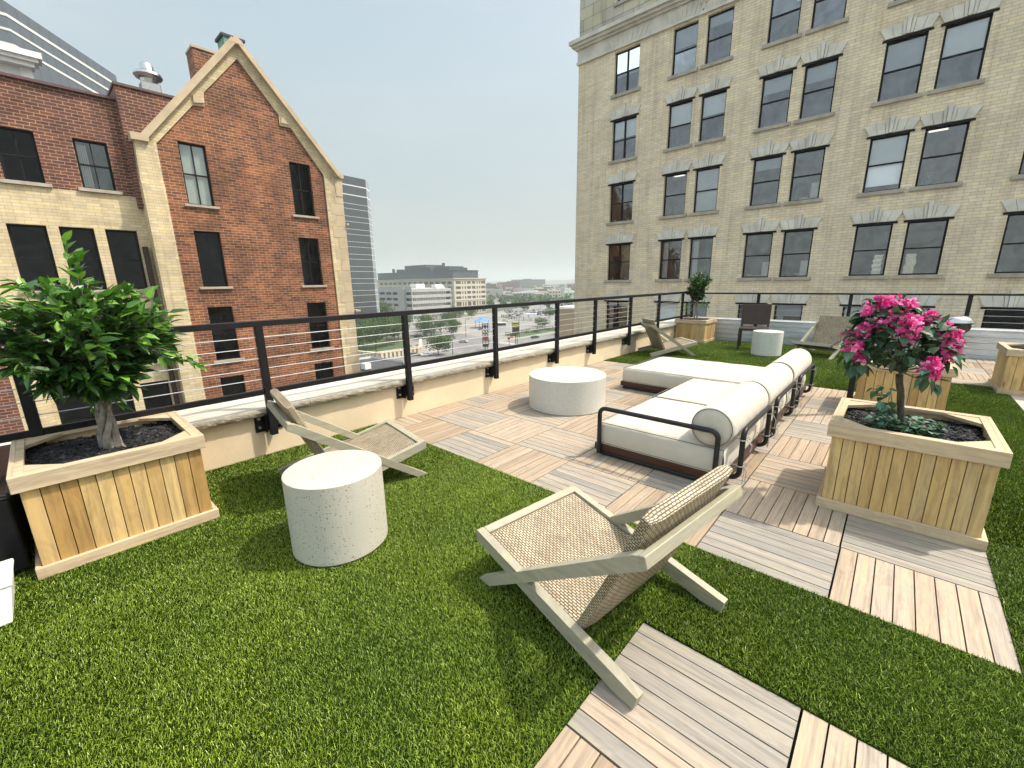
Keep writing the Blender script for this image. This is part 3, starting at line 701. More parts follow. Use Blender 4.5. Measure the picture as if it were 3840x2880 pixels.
# ---- bougainvillea
def bougainvillea():
    rs=random.Random(21); root=thing('flowering_tree','small tree with clusters of pink flowers above a twisted stem','potted flowers',(3.835,1.43,.54))
    b=MB(); rt=Vector((math.cos(yaw),math.sin(yaw),0)); fw=Vector((math.sin(yaw),-math.cos(yaw),0))
    for k in range(3):
        pts=[]
        for q in range(9):
            a=k*2.1+q*.75; z=-.06+.40*q/8; L_=-.085*(q/8)**1.3; pts.append((math.cos(a)*.009+rt.x*L_,math.sin(a)*.009+rt.y*L_,z))
        b.tube(pts,.0115,8)
    b.build('trunk',simple('dark_twisted_bark',(.07,.055,.035),.85,0,.5,40,.6,90),root,smooth=True)
    cl=[]  # cluster centres (right, towards camera, up) in world offsets around the crown
    rt=Vector((math.cos(yaw),math.sin(yaw),0)); fw=Vector((math.sin(yaw),-math.cos(yaw),0))  # fw = towards viewer side
    K=[(-.424,.02,.533,.068),(-.393,.05,.457,.03),(-.362,.0,.631,.052),(-.305,.04,.669,.042),(-.198,.10,.648,.105),(-.335,-.04,.728,.033),(-.312,-.06,.761,.030),(-.265,-.05,.817,.024),(-.224,-.02,.783,.060),(-.136,.0,.779,.042),(-.16,-.02,.822,.021),(-.07,-.04,.791,.033),(-.25,.06,.717,.042),(-.03,-.05,.737,.030),(-.057,.08,.704,.052),(-.006,.06,.694,.042),(.060,.05,.648,.045),(.015,.12,.61,.042),(.095,.08,.588,.070),(.075,.10,.535,.070),(.06,.13,.479,.048),(-.055,.16,.431,.066),(.011,.12,.353,.030),(-.2,-.18,.68,.06),(-.05,-.2,.62,.06),(-.33,-.14,.58,.05)]
    fl=MB(); lf=MB(); st=MB(); c0=rt*-.085+Vector((0,0,.36))
    for (a,e,z,r) in K:
        c=rt*a+fw*e+Vector((0,0,z-.01)); st.tube([c0,(c0+c)/2+Vector((0,0,-.02)),c],[.005,.003,.002],5,cap=False)
        for q in range(int(34*(r/.055)**2)):
            d=rv(rs).normalized(); d=(d+fw*.3+Vector((0,0,.3))).normalized(); p=c+d*r*.82*rs.uniform(.4,1)
            tn=rs.choice([.2,.4,.5,.6,.75,.9]) 
            for s in range(3):
                dd=(d*.5+rv(rs).normalized()).normalized(); leaf(fl,p,dd,d,rs.uniform(.022,.034),rs.uniform(.018,.026),min(1,max(0,tn+rs.gauss(0,.1))),.35,.1)
        for q in range(11):
            d=rv(rs).normalized(); p=c+d*r*.75-Vector((0,0,.025)); d.z-=.4
            leaf(lf,p,d,Vector((0,0,1))+rv(rs)*.4,rs.uniform(.055,.085),rs.uniform(.04,.06),min(1,max(0,rs.gauss(.45,.25))),.2,.35)
    for q in range(300):
        v=rv(rs); p=rt*(-.15+v.x*.26)+fw*(v.y*.22)+Vector((0,0,.575+v.z*.17)); d=v.normalized()+rv(rs)*.7; d.z-=.15
        leaf(lf,p,d,Vector((0,0,1))+rv(rs)*.5,rs.uniform(.05,.09),rs.uniform(.04,.06),min(1,max(0,rs.gauss(.42,.28))),.2,.2)
    fl.build('blossoms',M['petal'],root,fixn=False); lf.build('foliage',M['bougleaf'],root,fixn=False); st.build('branches',M['bark'],root,smooth=True)
    root2=thing('ivy_plant','trailing blue green ivy around the foot of the pink flowering tree','plant',(3.835,1.42,.52))
    b=MB(); s2=MB()
    for k in range(150):
        a=rs.uniform(0,6.28); r=rs.uniform(.03,.17); p=rt*(math.cos(a)*r*1.1)+fw*(math.sin(a)*r+.02)+Vector((0,0,rs.uniform(.0,.07)))
        d=Vector((math.cos(a),math.sin(a),rs.uniform(-.4,.5))); leaf(b,p,d,Vector((0,0,1))+rv(rs)*.5,rs.uniform(.035,.06),rs.uniform(.035,.05),min(1,max(0,rs.gauss(.5,.28))),.2,.3)
    for k in range(46):
        f=rs.random(); p=rt*(-.10-.03*f+rs.gauss(0,.02))+fw*(-.02+rs.gauss(0,.02))+Vector((0,0,.04+.24*f)); d=rv(rs); d.z-=.3
        leaf(b,p,d,Vector((0,0,1))+rv(rs)*.4,rs.uniform(.04,.06),rs.uniform(.03,.045),min(1,max(0,rs.gauss(.5,.2))),.2,.3)
    s2.tube([(0,0,0),tuple(rt*-.08+Vector((0,0,.12))),tuple(rt*-.12+Vector((0,0,.27)))],.0025,5)
    b.build('foliage',M['ivy'],root2,fixn=False); s2.build('stem',M['bark'],root2)
bougainvillea()

# ---- drum tables
def drum(label,loc,r,h,m,group,name='side_table'):
    b=MB(); e=.004; b.lathe([(0,0),(r-.01,0),(r-.006,.006),(r,.012),(r,h-e),(r-e,h-.0008),(r-e*2,h),(0,h)],n=96)
    o=b.build(name,m,smooth=True,loc=loc); tag(o,label,'table',group); return o
drum('tall white speckled terrazzo drum table on the turf in front, beside the woven lounge chairs',(1.457,-1.214,.012),.2615,.462,M['terr'],'white terrazzo drum tables')
drum('low wide white terrazzo coffee table on the wood deck beside the sofa',(.847,1.975,0),.462,.396,M['terr2'],'white terrazzo drum tables','coffee_table')
drum('plain pale drum table on the far turf in front of the dark wicker chair',(1.881,7.347,.01),.263,.466,M['terr3'],'white terrazzo drum tables')

# ---- woven lounge chairs (x: front -> rear, origin on the ground under the front foot)
def lounge_chair(label,loc,rz,proto=None):
    if proto is not None:
        r=copy_tree(proto); r.location=loc; r.rotation_euler=(0,0,rz); r['label']=label; return r
    root=thing('lounge_chair',label,'lounge chair',loc,rz,'low woven lounge chairs with crossed wooden frames')
    w=.36; rs=random.Random(5)
    for sgn in (-1,1):
        b=MB(); t=sgn*w; t2=sgn*(w-.040)
        fn=lambda u,v,q:(u,q,v)
        # seat rail running from the raised front down to the rear foot
        b.prism([(-.09,.272),(-.09,.218),(.775,.0),(.835,.0),(.850,.060),(-.08,.2745)],fn,t,t2,0,.5+.2*sgn)
        b.build('side_rail',M['greywood'],root,bevel=.003)
        b=MB()
        b.prism([(-.085,.0),(.0,.0),(.852,.575),(.842,.622),(.80,.606)],fn,t+sgn*.003,t2-sgn*.003,0,.45-.2*sgn)
        b.build('arm',M['greywood'],root,bevel=.003)
    b=MB()
    b.obox((-.066,0,.2445),(.046,2*w-.081,.058),Matrix.Rotation(R_(13),3,'Y'),0,.7)
    b.build('front_rail',M['greywood'],root,bevel=.003)
    b=MB(); b.bar((.837,-w-.004,.597),(.837,w+.004,.597),.030,.046,(-.25,0,.9),0,.3)
    b.build('cross_bar',M['greywood'],root,bevel=.003)
    b=MB(); b.bar((.50,-w+.042,.09),(.50,w-.042,.09),.035,.04,(0,0,1),0,.3); b.build('stretcher',M['greywood'],root,bevel=.003)
    # seat: gently sagging wicker panel
    def panel(pa,pb,hw,th,sag,name,n=14,roll=False):
        b=MB(); pa=Vector(pa); pb=Vector(pb); d=(pb-pa); L=d.length; x=d.normalized(); nrm=Vector((0,-1,0)).cross(x).normalized()
        if nrm.z<0: nrm=-nrm
        m_=10; T_=[];B_=[]
        for i in range(n+1):
            f=i/n
            rT=[];rB=[]
            for j in range(m_+1):
                g=j/m_*2-1; s=-sag*math.sin(math.pi*f)*(1-.5*g*g)
                ed=th*.5*(1-max(0,(abs(g)-.9)/.1)*.35)
                p=pa+x*(L*f)+Vector((0,1,0))*(hw*g)+nrm*s
                rT.append(p+nrm*ed); rB.append(p-nrm*ed)
            T_.append(rT);B_.append(rB)
        for i in range(n):
            for j in range(m_):
                uv=[((j+a)/m_*2*hw,(i+c)/n*L) for a,c in ((0,0),(1,0),(1,1),(0,1))]
                uv=[(v,u) for u,v in uv]
                b.face([T_[i][j],T_[i][j+1],T_[i+1][j+1],T_[i+1][j]],0,.5,uv)
                b.face([B_[i][j],B_[i+1][j],B_[i+1][j+1],B_[i][j+1]],0,.5,[uv[0],uv[3],uv[2],uv[1]])
        for i in range(n):
            u0,u1=i/n*L,(i+1)/n*L
            for j,flip in ((0,0),(m_,1)):
                b.face([T_[i][j],T_[i+1][j],B_[i+1][j],B_[i][j]],0,.5,[(0,u0*1.2),(0,u1*1.2),(th,u1*1.2),(th,u0*1.2)])
        for i in (0,n):
            for j in range(m_):
                b.face([T_[i][j],T_[i][j+1],B_[i][j+1],B_[i][j]],0,.5,[(j/m_*2*hw,0),((j+1)/m_*2*hw,0),((j+1)/m_*2*hw,th),(j/m_*2*hw,th)])
        return b.build(name,M['wicker'],root,smooth=True,bevel=.006,seg=2)
    panel((-.044,0,.2450),(.56,0,.118),w-.043,.026,.018,'seat')
    panel((.545,0,.118),(.812,0,.715),w-.048,.056,.012,'backrest',18)
    return root
L1=lounge_chair('nearest woven lounge chair, seen from behind, one foot on the deck boards',(2.436,-.560,.004),R_(-7.52))
lounge_chair('woven lounge chair against the left parapet, partly hidden behind the tall drum table',(.753,-.361,.012),R_(-99.9),L1)
lounge_chair('woven lounge chair on the far turf beside the small ficus planter, seen from behind',(.554,6.603,.014),R_(225.6),L1)
lounge_chair('woven lounge chair on the far turf facing the camera, left of the pink flowers',(2.608,7.596,.014),R_(72.26),L1)

# ---- dark wicker armless chair
def wicker_chair():
    root=thing('wicker_chair','dark brown wicker dining chair behind the far drum table','chair',(1.475,8.02,.014),R_(10))
    b=MB(); b.box(-.27,.27,-.27,.25,.40,.455); b.build('seat',M['wicker_dark'],root,bevel=.012,seg=2)
    b=MB()
    # backrest panel leaning back slightly
    vs=[(-.275,.24,.49),(.275,.24,.49),(.275,.34,.93),(-.275,.34,.93),(-.275,.275,.49),(.275,.275,.49),(.275,.372,.925),(-.275,.372,.925)]
    uv=[(0,0),(.55,0),(.55,.45),(0,.45)]
    b.mesh(vs,[(0,1,2,3),(5,4,7,6),(0,4,5,1),(1,5,6,2),(2,6,7,3),(3,7,4,0)],0,.5,[uv,uv,uv,uv,uv,uv]); b.build('backrest',M['wicker_dark'],root,bevel=.008,seg=2)
    for sx in(-1,1):
        b=MB(); b.bar((sx*.25,-.25,0),(sx*.25,-.25,.41),.042,.042,(0,1,0)); b.build('leg',M['wicker_dark'],root,bevel=.004)
        b=MB(); b.bar((sx*.25,.24,0),(sx*.25,.22,.50),.042,.042,(0,1,0)); b.build('leg',M['wicker_dark'],root,bevel=.004)
wicker_chair()

# ---- modular sofa
def rcushion(b,x0,x1,y0,y1,z0,z1,crown=.028,r=.03,mi=0):
    nx,ny=26,26; 
    def sup(f): # rounded edge profile 0..1
        return f
    def P(i,j,top):
        fx=i/nx; fy=j/ny; x=x0+(x1-x0)*fx; y=y0+(y1-y0)*fy
        ex=min(fx,1-fx)*2; ey=min(fy,1-fy)*2
        c=crown*(1-(1-ex)**3)*(1-(1-ey)**3)
        ed=min(min(x-x0,x1-x),min(y-y0,y1-y)); dz=0
        if ed<r: dz=(r-math.sqrt(max(0,r*r-(r-ed)**2)))*.7
        wz=.004*math.sin(x*17+y*5)+.003*math.sin(y*23)
        return (x,y,(z1+c-dz+wz*ex) if top else (z0))
    gt=[[P(i,j,1) for j in range(ny+1)] for i in range(nx+1)]
    for i in range(nx):
        for j in range(ny): b.face([gt[i][j],gt[i+1][j],gt[i+1][j+1],gt[i][j+1]],mi)
    b.face([(x0,y0,z0),(x0,y1,z0),(x1,y1,z0),(x1,y0,z0)],mi)
    nz=6
    def side(pts,nrm):
        for k in range(len(pts)-1):
            for q in range(nz):
                def S(p,f):
                    bul=.012*math.sin(math.pi*f); zt=p[2]; z=z0+(zt-z0)*f
                    return (p[0]+nrm[0]*bul,p[1]+nrm[1]*bul,z)
                b.face([S(pts[k],q/nz),S(pts[k+1],q/nz),S(pts[k+1],(q+1)/nz),S(pts[k],(q+1)/nz)],mi)
    side([gt[i][0] for i in range(nx+1)],(0,-1)); side([gt[nx][j] for j in range(ny+1)],(1,0)); side([gt[i][ny] for i in range(nx,-1,-1)],(0,1)); side([gt[0][j] for j in range(ny,-1,-1)],(-1,0))
def arc(c,r,a0,a1,u,v,n=6):
    c=Vector(c);u=Vector(u);v=Vector(v); return [c+u*(r*math.cos(R_(a0+(a1-a0)*k/n)))+v*(r*math.sin(R_(a0+(a1-a0)*k/n))) for k in range(n+1)]
def sofa_module(name,label,x0,x1,y0,y1,arm=False,back=True,group='modules of the low cream sofa'):
    root=thing(name,label,'sofa',((x0+x1)/2,(y0+y1)/2,0),0,group); cx,cy=(x0+x1)/2,(y0+y1)/2
    X0,X1,Y0,Y1=x0-cx,x1-cx,y0-cy,y1-cy
    b=MB(); zb,zt=.045,.105
    b.box(X0-.035,X1+.03,Y0-.0,Y0+.05,zb,zt,0,.3); b.box(X0-.035,X1+.03,Y1-.05,Y1,zb,zt,0,.5)
    b.box(X0-.035,X0+.02,Y0+.05,Y1-.05,zb,zt,0,.8); b.box(X1-.02,X1+.03,Y0+.05,Y1-.05,zb,zt,0,.1); b.box(X0+.02,X1-.02,Y0+.05,Y1-.05,.07,.098,0,.5)
    b.build('base_frame',M['redwood'],root,bevel=.004)
    for yy in (Y0+.03,Y1-.03):
        b=MB(); b.tube([(X0+.0,yy,.024),(X1,yy,.024)],.022,10); b.build('sled_foot',M['black2'],root,smooth=True)
    b=MB(); rcushion(b,X0,X1,Y0+.012,Y1-.008,.106,.300); c=b.build('seat_cushion',M['cushion'],root,smooth='all')
    b=MB()
    for zz in (.297,.118):
        q=.014; b.tube([(X0-.002,Y0+.01,zz),(X1+.002,Y0+.01,zz),(X1+.002,Y1-.006,zz),(X0-.002,Y1-.006,zz),(X0-.002,Y0+.01,zz)],.0032,6,cap=False)
    for (px,py) in ((X0,Y0+.012),(X1,Y0+.012),(X1,Y1-.008),(X0,Y1-.008)): b.tube([(px,py,.12),(px,py,.297)],.0032,6)
    p=b.build('piping',M['piping'],None,smooth=True); p.parent=c
    if back:
        # bolster lying along the back edge
        bx=X1-.095; bz=.447; br=.147; n=64; b=MB(); prof=[]; yA,yB=Y0+.012,Y1-.004
        ny=26; vs=[];fs=[]
        for i in range(ny+1):
            f=i/ny; y=yA+(yB-yA)*f; e=min(f,1-f)*(yB-yA); rr=br-(.012*(1-min(1,e/.03))**2)
            for k in range(n):
                a=2*math.pi*k/n; wr=.0022*math.sin(k*.9+i*1.3)*math.sin(f*math.pi)
                zz=rr*math.sin(a); 
                if zz<-.135: zz=-.135
                vs.append((bx+(rr+wr)*math.cos(a),y,bz+zz))
        for i in range(ny):
            for k in range(n): fs.append((i*n+k,i*n+(k+1)%n,(i+1)*n+(k+1)%n,(i+1)*n+k))
        b.mesh(vs,fs)
        for (o,yy,s) in ((0,yA,-1),(ny*n,yB,1)):
            cc=(bx,yy+s*.010,bz); ring=[vs[o+k] for k in range(n)]; mid=[(bx+(p_[0]-bx)*.6,yy+s*.008,bz+(p_[2]-bz)*.6) for p_ in ring]
            for k in range(n):
                q=(k+1)%n; b.face([ring[k],ring[q],mid[q],mid[k]]); b.face([mid[k],mid[q],cc])
        bo=b.build('bolster',M['cushion'],root,smooth='all')
        b=MB()
        for yy in (yA+.001,yB-.001):
            b.tube([(bx+(br-.009)*math.cos(2*math.pi*k/40),yy,bz+max(-.134,(br-.009)*math.sin(2*math.pi*k/40))) for k in range(41)],.0036,6,cap=False)
        p=b.build('piping',M['piping'],None,smooth=True); p.parent=bo
        # back rail loop
        b=MB(); xr=X1+.085; ya,yb=Y0+.15,Y1-.12; zt=.425; R=.06; zl=.055
        path=[Vector((X1-.01,ya,zl))]+arc((xr-R,ya,zl+R),R,-90,0,(1,0,0),(0,0,1))+arc((xr,ya+R,zt-R),R,180,90,(0,1,0),(0,0,1))+arc((xr,yb-R,zt-R),R,90,0,(0,1,0),(0,0,1))+arc((xr-R,yb,zl+R),R,0,-90,(1,0,0),(0,0,1))+[Vector((X1-.01,yb,zl))]
        b.tube(path,.0185,12); b.build('back_rail',M['black2'],root,smooth=True)
        # tie cords
        rs=random.Random(int(y0*100))
        for yy in (ya,yb):
            for zz in (.16,.36):
                b=MB()
                b.tube(arc((xr,yy,zz),.0235,0,360,(1,0,0),(0,1,.15),12),.0042,6,cap=False)
                b.tube([(xr-.02,yy,zz),(xr-.06,yy+.01,zz-.01),(xr-.10,yy+.02,zz+.03)],.003,6)
                for q in range(2):
                    dx,dy=rs.uniform(-.02,.03),rs.uniform(-.05,.05); L=rs.uniform(.06,.13)
                    b.tube([(xr+.022,yy,zz),(xr+.035+dx,yy+dy*.5,zz-L*.4),(xr+.03+dx,yy+dy,zz-L)],.003,6)
                b.tube([(xr+.02,yy-.004,zz+.01),(xr+.04,yy-.02,zz+.035),(xr+.045,yy+.0,zz+.015),(xr+.024,yy,zz)],.003,6)
                b.build('tie_cord',M['cord'],root,smooth=True)
    if arm:
        b=MB(); yr=Y0-.022; xa,xb=X0+.02,X1-.035; zt=.436; R=.055; zl=.03
        path=[Vector((xa,yr,zl))]+arc((xa+R,yr,zt-R),R,180,90,(1,0,0),(0,0,1))+arc((xb-R,yr,zt-R),R,90,0,(1,0,0),(0,0,1))+[Vector((xb,yr,zl))]
        b.tube([path[0],*path[1:]],.0185,12); b.build('arm_rail',M['black2'],root,smooth=True)
    return root
sofa_module('sofa_module','nearest cream sofa module with a black tube arm rail and bolster, beside the coffee table',1.935,2.935,.885,1.975,arm=True)
sofa_module('sofa_module','middle cream sofa module with bolster, between the arm rail module and the long chaise',1.935,2.935,1.975,3.10)
sofa_module('chaise_sofa','long cream chaise module with a dark wood base, at the far end of the sofa',.985,2.935,3.14,4.36)

# ---- pedestal grill
gr=thing('pedestal_grill','stainless steel pedestal with a black bowl and shiny domed lid behind the pink flowers','grill',(4.49,8.52,0))
b=MB(); b.lathe([(0,0),(.165,0),(.165,.025),(.158,.03)],n=40); b.build('foot',M['blackgloss'],gr,smooth=True)
b=MB(); b.lathe([(.150,.026),(.150,.50),(.148,.52)],n=48); b.build('pedestal',M['stain'],gr,smooth=True)
b=MB(); b.lathe([(.0,.44),(.06,.445),(.13,.48),(.19,.555),(.21,.62),(.216,.66),(.216,.685)],n=48); b.build('bowl',M['blackgloss'],gr,smooth=True)
b=MB(); b.lathe([(.2175,.686),(.212,.72),(.185,.765),(.13,.795),(.06,.806),(0,.808)],n=48); b.build('lid',M['stain'],gr,smooth=True)
b=MB(); b.tube([(-.21,-.06,.69),(-.235,-.07,.73),(-.215,-.05,.775),(-.17,-.04,.79)],.006,8); b.tube([(.215,-.04,.62),(.235,-.045,.62)],.012,8); b.build('handle',M['steel'],gr,smooth=True)
# ---- black post behind the flowers
bp_=thing('steel_post','black square steel post standing beside the wooden planter behind the pink flowers','post',(3.452,3.66,0))
b=MB(); b.box(-.027,.027,-.027,.027,.008,1.05); b.build('post_shaft',M['black'],bp_,bevel=.003)
b=MB(); b.box(-.06,.06,-.06,.06,0,.008); b.build('base_plate',M['black'],bp_); b=MB(); b.box(-.03,.03,-.03,.03,1.05,1.065); b.build('cap',M['black'],bp_,bevel=.003)
# ---- black storage cabinet and white bin at the left edge
cb=thing('storage_cabinet','glossy black cabinet squeezed against the left side of the ficus planter','cabinet',(.0,-2.76,0))
b=MB(); b.box(-.60,.455,-.32,.308,.03,.435); b.build('body',M['black'],cb,bevel=.01,seg=2)
b=MB(); b.box(-.62,.465,-.33,.316,.437,.468); b.build('top',M['blackgloss'],cb,bevel=.012,seg=3)
wb=thing('white_bin','white plastic bin at the bottom left edge beside the black cabinet','bin',(.765,-2.66,.004))
b=MB(); 
b.mesh([(-.15,-.15,0),(.15,-.15,0),(.15,.15,0),(-.15,.15,0),(-.13,-.15,.165),(.132,-.15,.165),(.132,.176,.165),(-.13,.176,.165)],[(0,3,2,1),(0,1,5,4),(1,2,6,5),(2,3,7,6),(3,0,4,7),(4,5,6,7)])
b.build('body',M['white'],wb,bevel=.004,seg=2)
b=MB(); b.box(-.135,.136,-.155,.180,.167,.186); b.build('lid',M['white'],wb,bevel=.004)
# fallen petals / bits on the turf
# ================================================================ BUILDINGS NEXT DOOR
def facade(b, fn, u0,u1,z0,z1, holes, depth=.28, mi=0, mir=None):
    """wall in the plane fn(u,z,0), with rectangular openings and their reveals"""
    us=sorted({u0,u1,*[h[0] for h in holes],*[h[1] for h in holes]}); us=[u for u in us if u0<=u<=u1]
    zs=sorted({z0,z1,*[h[2] for h in holes],*[h[3] for h in holes]}); zs=[z for z in zs if z0<=z<=z1]
    for a,c in zip(us,us[1:]):
        run=None
        for p,q in zip(zs,zs[1:]):
            um,zm=(a+c)/2,(p+q)/2; inside=any(h[0]<um<h[1] and h[2]<zm<h[3] for h in holes)
            if not inside: b.face([fn(a,p,0),fn(c,p,0),fn(c,q,0),fn(a,q,0)],mi)
    for (a,c,p,q) in holes:
        r=mi if mir is None else mir
        b.face([fn(a,p,0),fn(a,q,0),fn(a,q,-depth),fn(a,p,-depth)],r); b.face([fn(c,p,0),fn(c,p,-depth),fn(c,q,-depth),fn(c,q,0)],r)
        b.face([fn(a,q,0),fn(c,q,0),fn(c,q,-depth),fn(a,q,-depth)],r); b.face([fn(a,p,0),fn(a,p,-depth),fn(c,p,-depth),fn(c,p,0)],r)
def fbox(b,fn,u0,u1,z0,z1,d0,d1,mi=0,t=.5):
    P=[fn(u0,z0,d0),fn(u1,z0,d0),fn(u1,z1,d0),fn(u0,z1,d0),fn(u0,z0,d1),fn(u1,z0,d1),fn(u1,z1,d1),fn(u0,z1,d1)]
    b.mesh(P,[(0,1,2,3),(4,7,6,5),(0,4,5,1),(1,5,6,2),(2,6,7,3),(3,7,4,0)],mi,t)
def window(root, fn, u0,u1,z0,z1, style='sash', mull=False, sill=True, lintel=None, blind=None, light=0, stuff=None, gm='glass', fw=.075, rec=.16, pan2=0, wm=None):
    b=MB(); d0,d1=-rec-.07,-rec
    fbox(b,fn,u0,u0+fw,z0,z1,d0,d1); fbox(b,fn,u1-fw,u1,z0,z1,d0,d1); fbox(b,fn,u0+fw,u1-fw,z1-fw,z1,d0,d1); fbox(b,fn,u0+fw,u1-fw,z0,z0+fw*.8,d0,d1)
    zm=(z0+z1)/2; fbox(b,fn,u0+fw,u1-fw,zm-.03,zm+.03,d0+.01,d1+.002)
    if mull: um=(u0+u1)/2; fbox(b,fn,um-mull/2,um+mull/2,z0+fw*.8,z1-fw,d0+.012,d1+(.006 if mull>.06 else -.02))
    fo=b.build('window',wm or M['frame'],root)
    fo.matrix_parent_inverse=Matrix.Translation(-Vector(root.location))
    def ch(bb,name,mm):
        o=bb.build(name,mm,fo); o.matrix_parent_inverse=Matrix.Identity(4); return o
    g=MB(); dg=-rec-.045
    g.face([fn(u0+fw,z0+.05,dg),fn(u1-fw,z0+.05,dg),fn(u1-fw,zm,dg),fn(u0+fw,zm,dg)]); g.face([fn(u0+fw,zm,dg+.02),fn(u1-fw,zm,dg+.02),fn(u1-fw,z1-fw,dg+.02),fn(u0+fw,z1-fw,dg+.02)])
    ch(g,'pane',M[gm])
    r=MB(); D=-rec-2.4; e=.02; W0,W1=u0-.3,u1+.3; zt=z1+.12; zb=z0-.5; d2=-.30
    r.face([fn(W0,zb,D),fn(W1,zb,D),fn(W1,zt,D),fn(W0,zt,D)]); r.face([fn(W0,zt,d2),fn(W1,zt,d2),fn(W1,zt,D),fn(W0,zt,D)],1)
    r.face([fn(W0,zb,d2),fn(W0,zb,D),fn(W0,zt,D),fn(W0,zt,d2)]); r.face([fn(W1,zb,d2),fn(W1,zb,D),fn(W1,zt,D),fn(W1,zt,d2)]); r.face([fn(W0,zb,d2),fn(W1,zb,d2),fn(W1,zb,D),fn(W0,zb,D)])
    fbox(r,fn,u0-.01,u1+.01,z0-.06,z0+.02,-.30,-.45)
    mts=[M['room'],M['ceil'],M['light'],M['paper'],M['white'],M['darkwood']]
    for k in range(light):
        um=u0+(u1-u0)*(.3+.45*k); r.box if False else None
        r.face([fn(um-.28,zt-.02,-1.0-.7*k),fn(um+.32,zt-.02,-1.0-.7*k),fn(um+.32,zt-.02,-1.35-.7*k),fn(um-.28,zt-.02,-1.35-.7*k)],2)
    if stuff=='papers':
        rs=random.Random(int(u0*77+z0)); z=z0+.02
        for k in range(5): 
            L=rs.uniform(.15,.35); o=rs.uniform(.1,.6)*(u1-u0-.4); fbox(r,fn,u0+.12+o,u0+.12+o+L,z,z+.05,-.32,-.44,4); 
            if k%2: z+=.051
        fbox(r,fn,u1-.42,u1-.12,z0+.02,z0+.80,-.40,-.44,4)
    if stuff=='stack':
        z=z0+.02; rs=random.Random(3)
        for k in range(13):
            h=.07; o=rs.uniform(-.03,.03); fbox(r,fn,u1-.48+o,u1-.16+o,z,z+h-.004,-.32,-.44,3 if k%3 else 4); z+=h
    if stuff=='stackl':
        z=z0+.02; rs=random.Random(4)
        for k in range(12):
            h=.075; o=rs.uniform(-.03,.03); fbox(r,fn,u0+.16+o,u0+.50+o,z,z+h-.004,-.33,-.46,3); z+=h
    if stuff=='cup': fbox(r,fn,u0+.2,u0+.3,z0+.02,z0+.16,-.33,-.4,4); fbox(r,fn,u1-.5,u1-.4,z0+.02,z0+.13,-.33,-.4,4)
    if stuff=='curtain':
        for k in range(7): a=u1-.5+k*.06; fbox(r,fn,a,a+.05,z0+.1,z1-.15,-.36-.02*(k%2),-.40-.02*(k%2),5)
        for k in range(5): a=u0+.1+k*.06; fbox(r,fn,a,a+.05,z0+.1,z1-.15,-.36-.02*(k%2),-.40-.02*(k%2),4)
    if stuff=='plant':
        rs=random.Random(9)
        for k in range(40):
            p=Vector(fn(u0+.35+rs.gauss(0,.14),z0+.15+abs(rs.gauss(0,.3)),-.42+rs.uniform(-.06,.06))); leaf(r,p,rv(rs),Vector((0,0,1)),.22,.05,.6,mi=5)
    ch(r,'interior',mts)
    if blind:
        frac,mm=blind; bb=MB(); db=-rec-.10
        zlo=z1-fw-(z1-z0-fw)*frac; n=max(2,int((z1-zlo)/.075)) if mm=='slat' else 1
        if mm=='slat':
            for k in range(n):
                za=zlo+(z1-fw-zlo)*k/n; bb.face([fn(u0+fw,za,db-.012),fn(u1-fw,za,db-.012),fn(u1-fw,za+(z1-fw-zlo)/n*.86,db+.010),fn(u0+fw,za+(z1-fw-zlo)/n*.86,db+.010)])
            ch(bb,'blind',M['blind'])
        else:
            fbox(bb,fn,u0+fw,u1-fw,zlo,z1-fw,db-.01,db); ch(bb,'blind',M[mm])
    if sill:
        s=MB(); sh=.16 if sill is True else sill; fbox(s,fn,u0-.16,u1+.16,z0-sh,z0-.002,-.14,.11); ch(s,'sill',M['sill'])
    if lintel=='key':
        # splayed stone lintel of separate voussoirs with a taller keystone
        s=MB(); h=.50; W=(u1-u0); um=(u0+u1)/2; x0,x1=u0-.06,u1+.06; t0,t1=u0-.27,u1+.27
        z=z1+.07; cuts=[0,.20,.385,.455,.545,.615,.80,1]
        hs=[(.40,.46),(.46,.46),(.50,.56),(.66,.68),(.56,.50),(.46,.46),(.46,.40)]
        ds=[.07,.055,.09,.15,.09,.055,.07]
        for k in range(7):
            f0,f1=cuts[k],cuts[k+1]; g0,g1=f0,f1; ha,hb=hs[k]
            A=x0+(x1-x0)*f0; B=x0+(x1-x0)*f1; Cx=t0+(t1-t0)*f1; Dx=t0+(t1-t0)*f0
            if k in(0,): Dx-=0
            s.prism([(A+.006,z),(B-.006,z),(Cx-.006+(.0),z+hb),(Dx+.006,z+ha)],lambda u,v,d:fn(u,v,d),-.05,ds[k],0,.5)
        fbox(s,fn,u0-.14,u1+.14,z1-.03,z1+.055,-.10,.035,1)
        ch(s,'lintel',[M['lime'],M['frame']])
    return fo

# ---- tan brick office block facing the terrace (facade at Y = 24, faces -Y)
k1=1.18
FX=lambda x: 3.706+(x-3.706)*k1
FZ=lambda z: 1.478+(z-1.478)*k1
Y0=-2.172+22.172*k1
fnR=lambda u,z,d:(u,Y0-d,z)
tb=thing('office_block','tall tan brick office block with black sash windows and splayed stone lintels','building',(6,Y0+12,-26))
cols=[('A',-8.95,-7.58),('B',-5.92,-4.80),('C',-4.40,-3.32),('D',-1.93,-.83),('E',-.43,.64),('F',2.01,3.11),('G',3.51,4.60),('H',5.97,7.07),('I',7.47,8.57),('J',9.93,11.03)]
rows=[(-7.75,-5.85),(-4.65,-2.75),(-1.55,.35),(1.53,3.45),(4.63,6.55),(7.74,9.67),(10.87,12.80)]
holes=[];W=[]
for n_,a,c in cols:
    for r_,(p,q) in enumerate(rows): W.append((n_,r_,FX(a),FX(c),FZ(p),FZ(q)))
zc0,zc1=FZ(12.98),FZ(13.97)
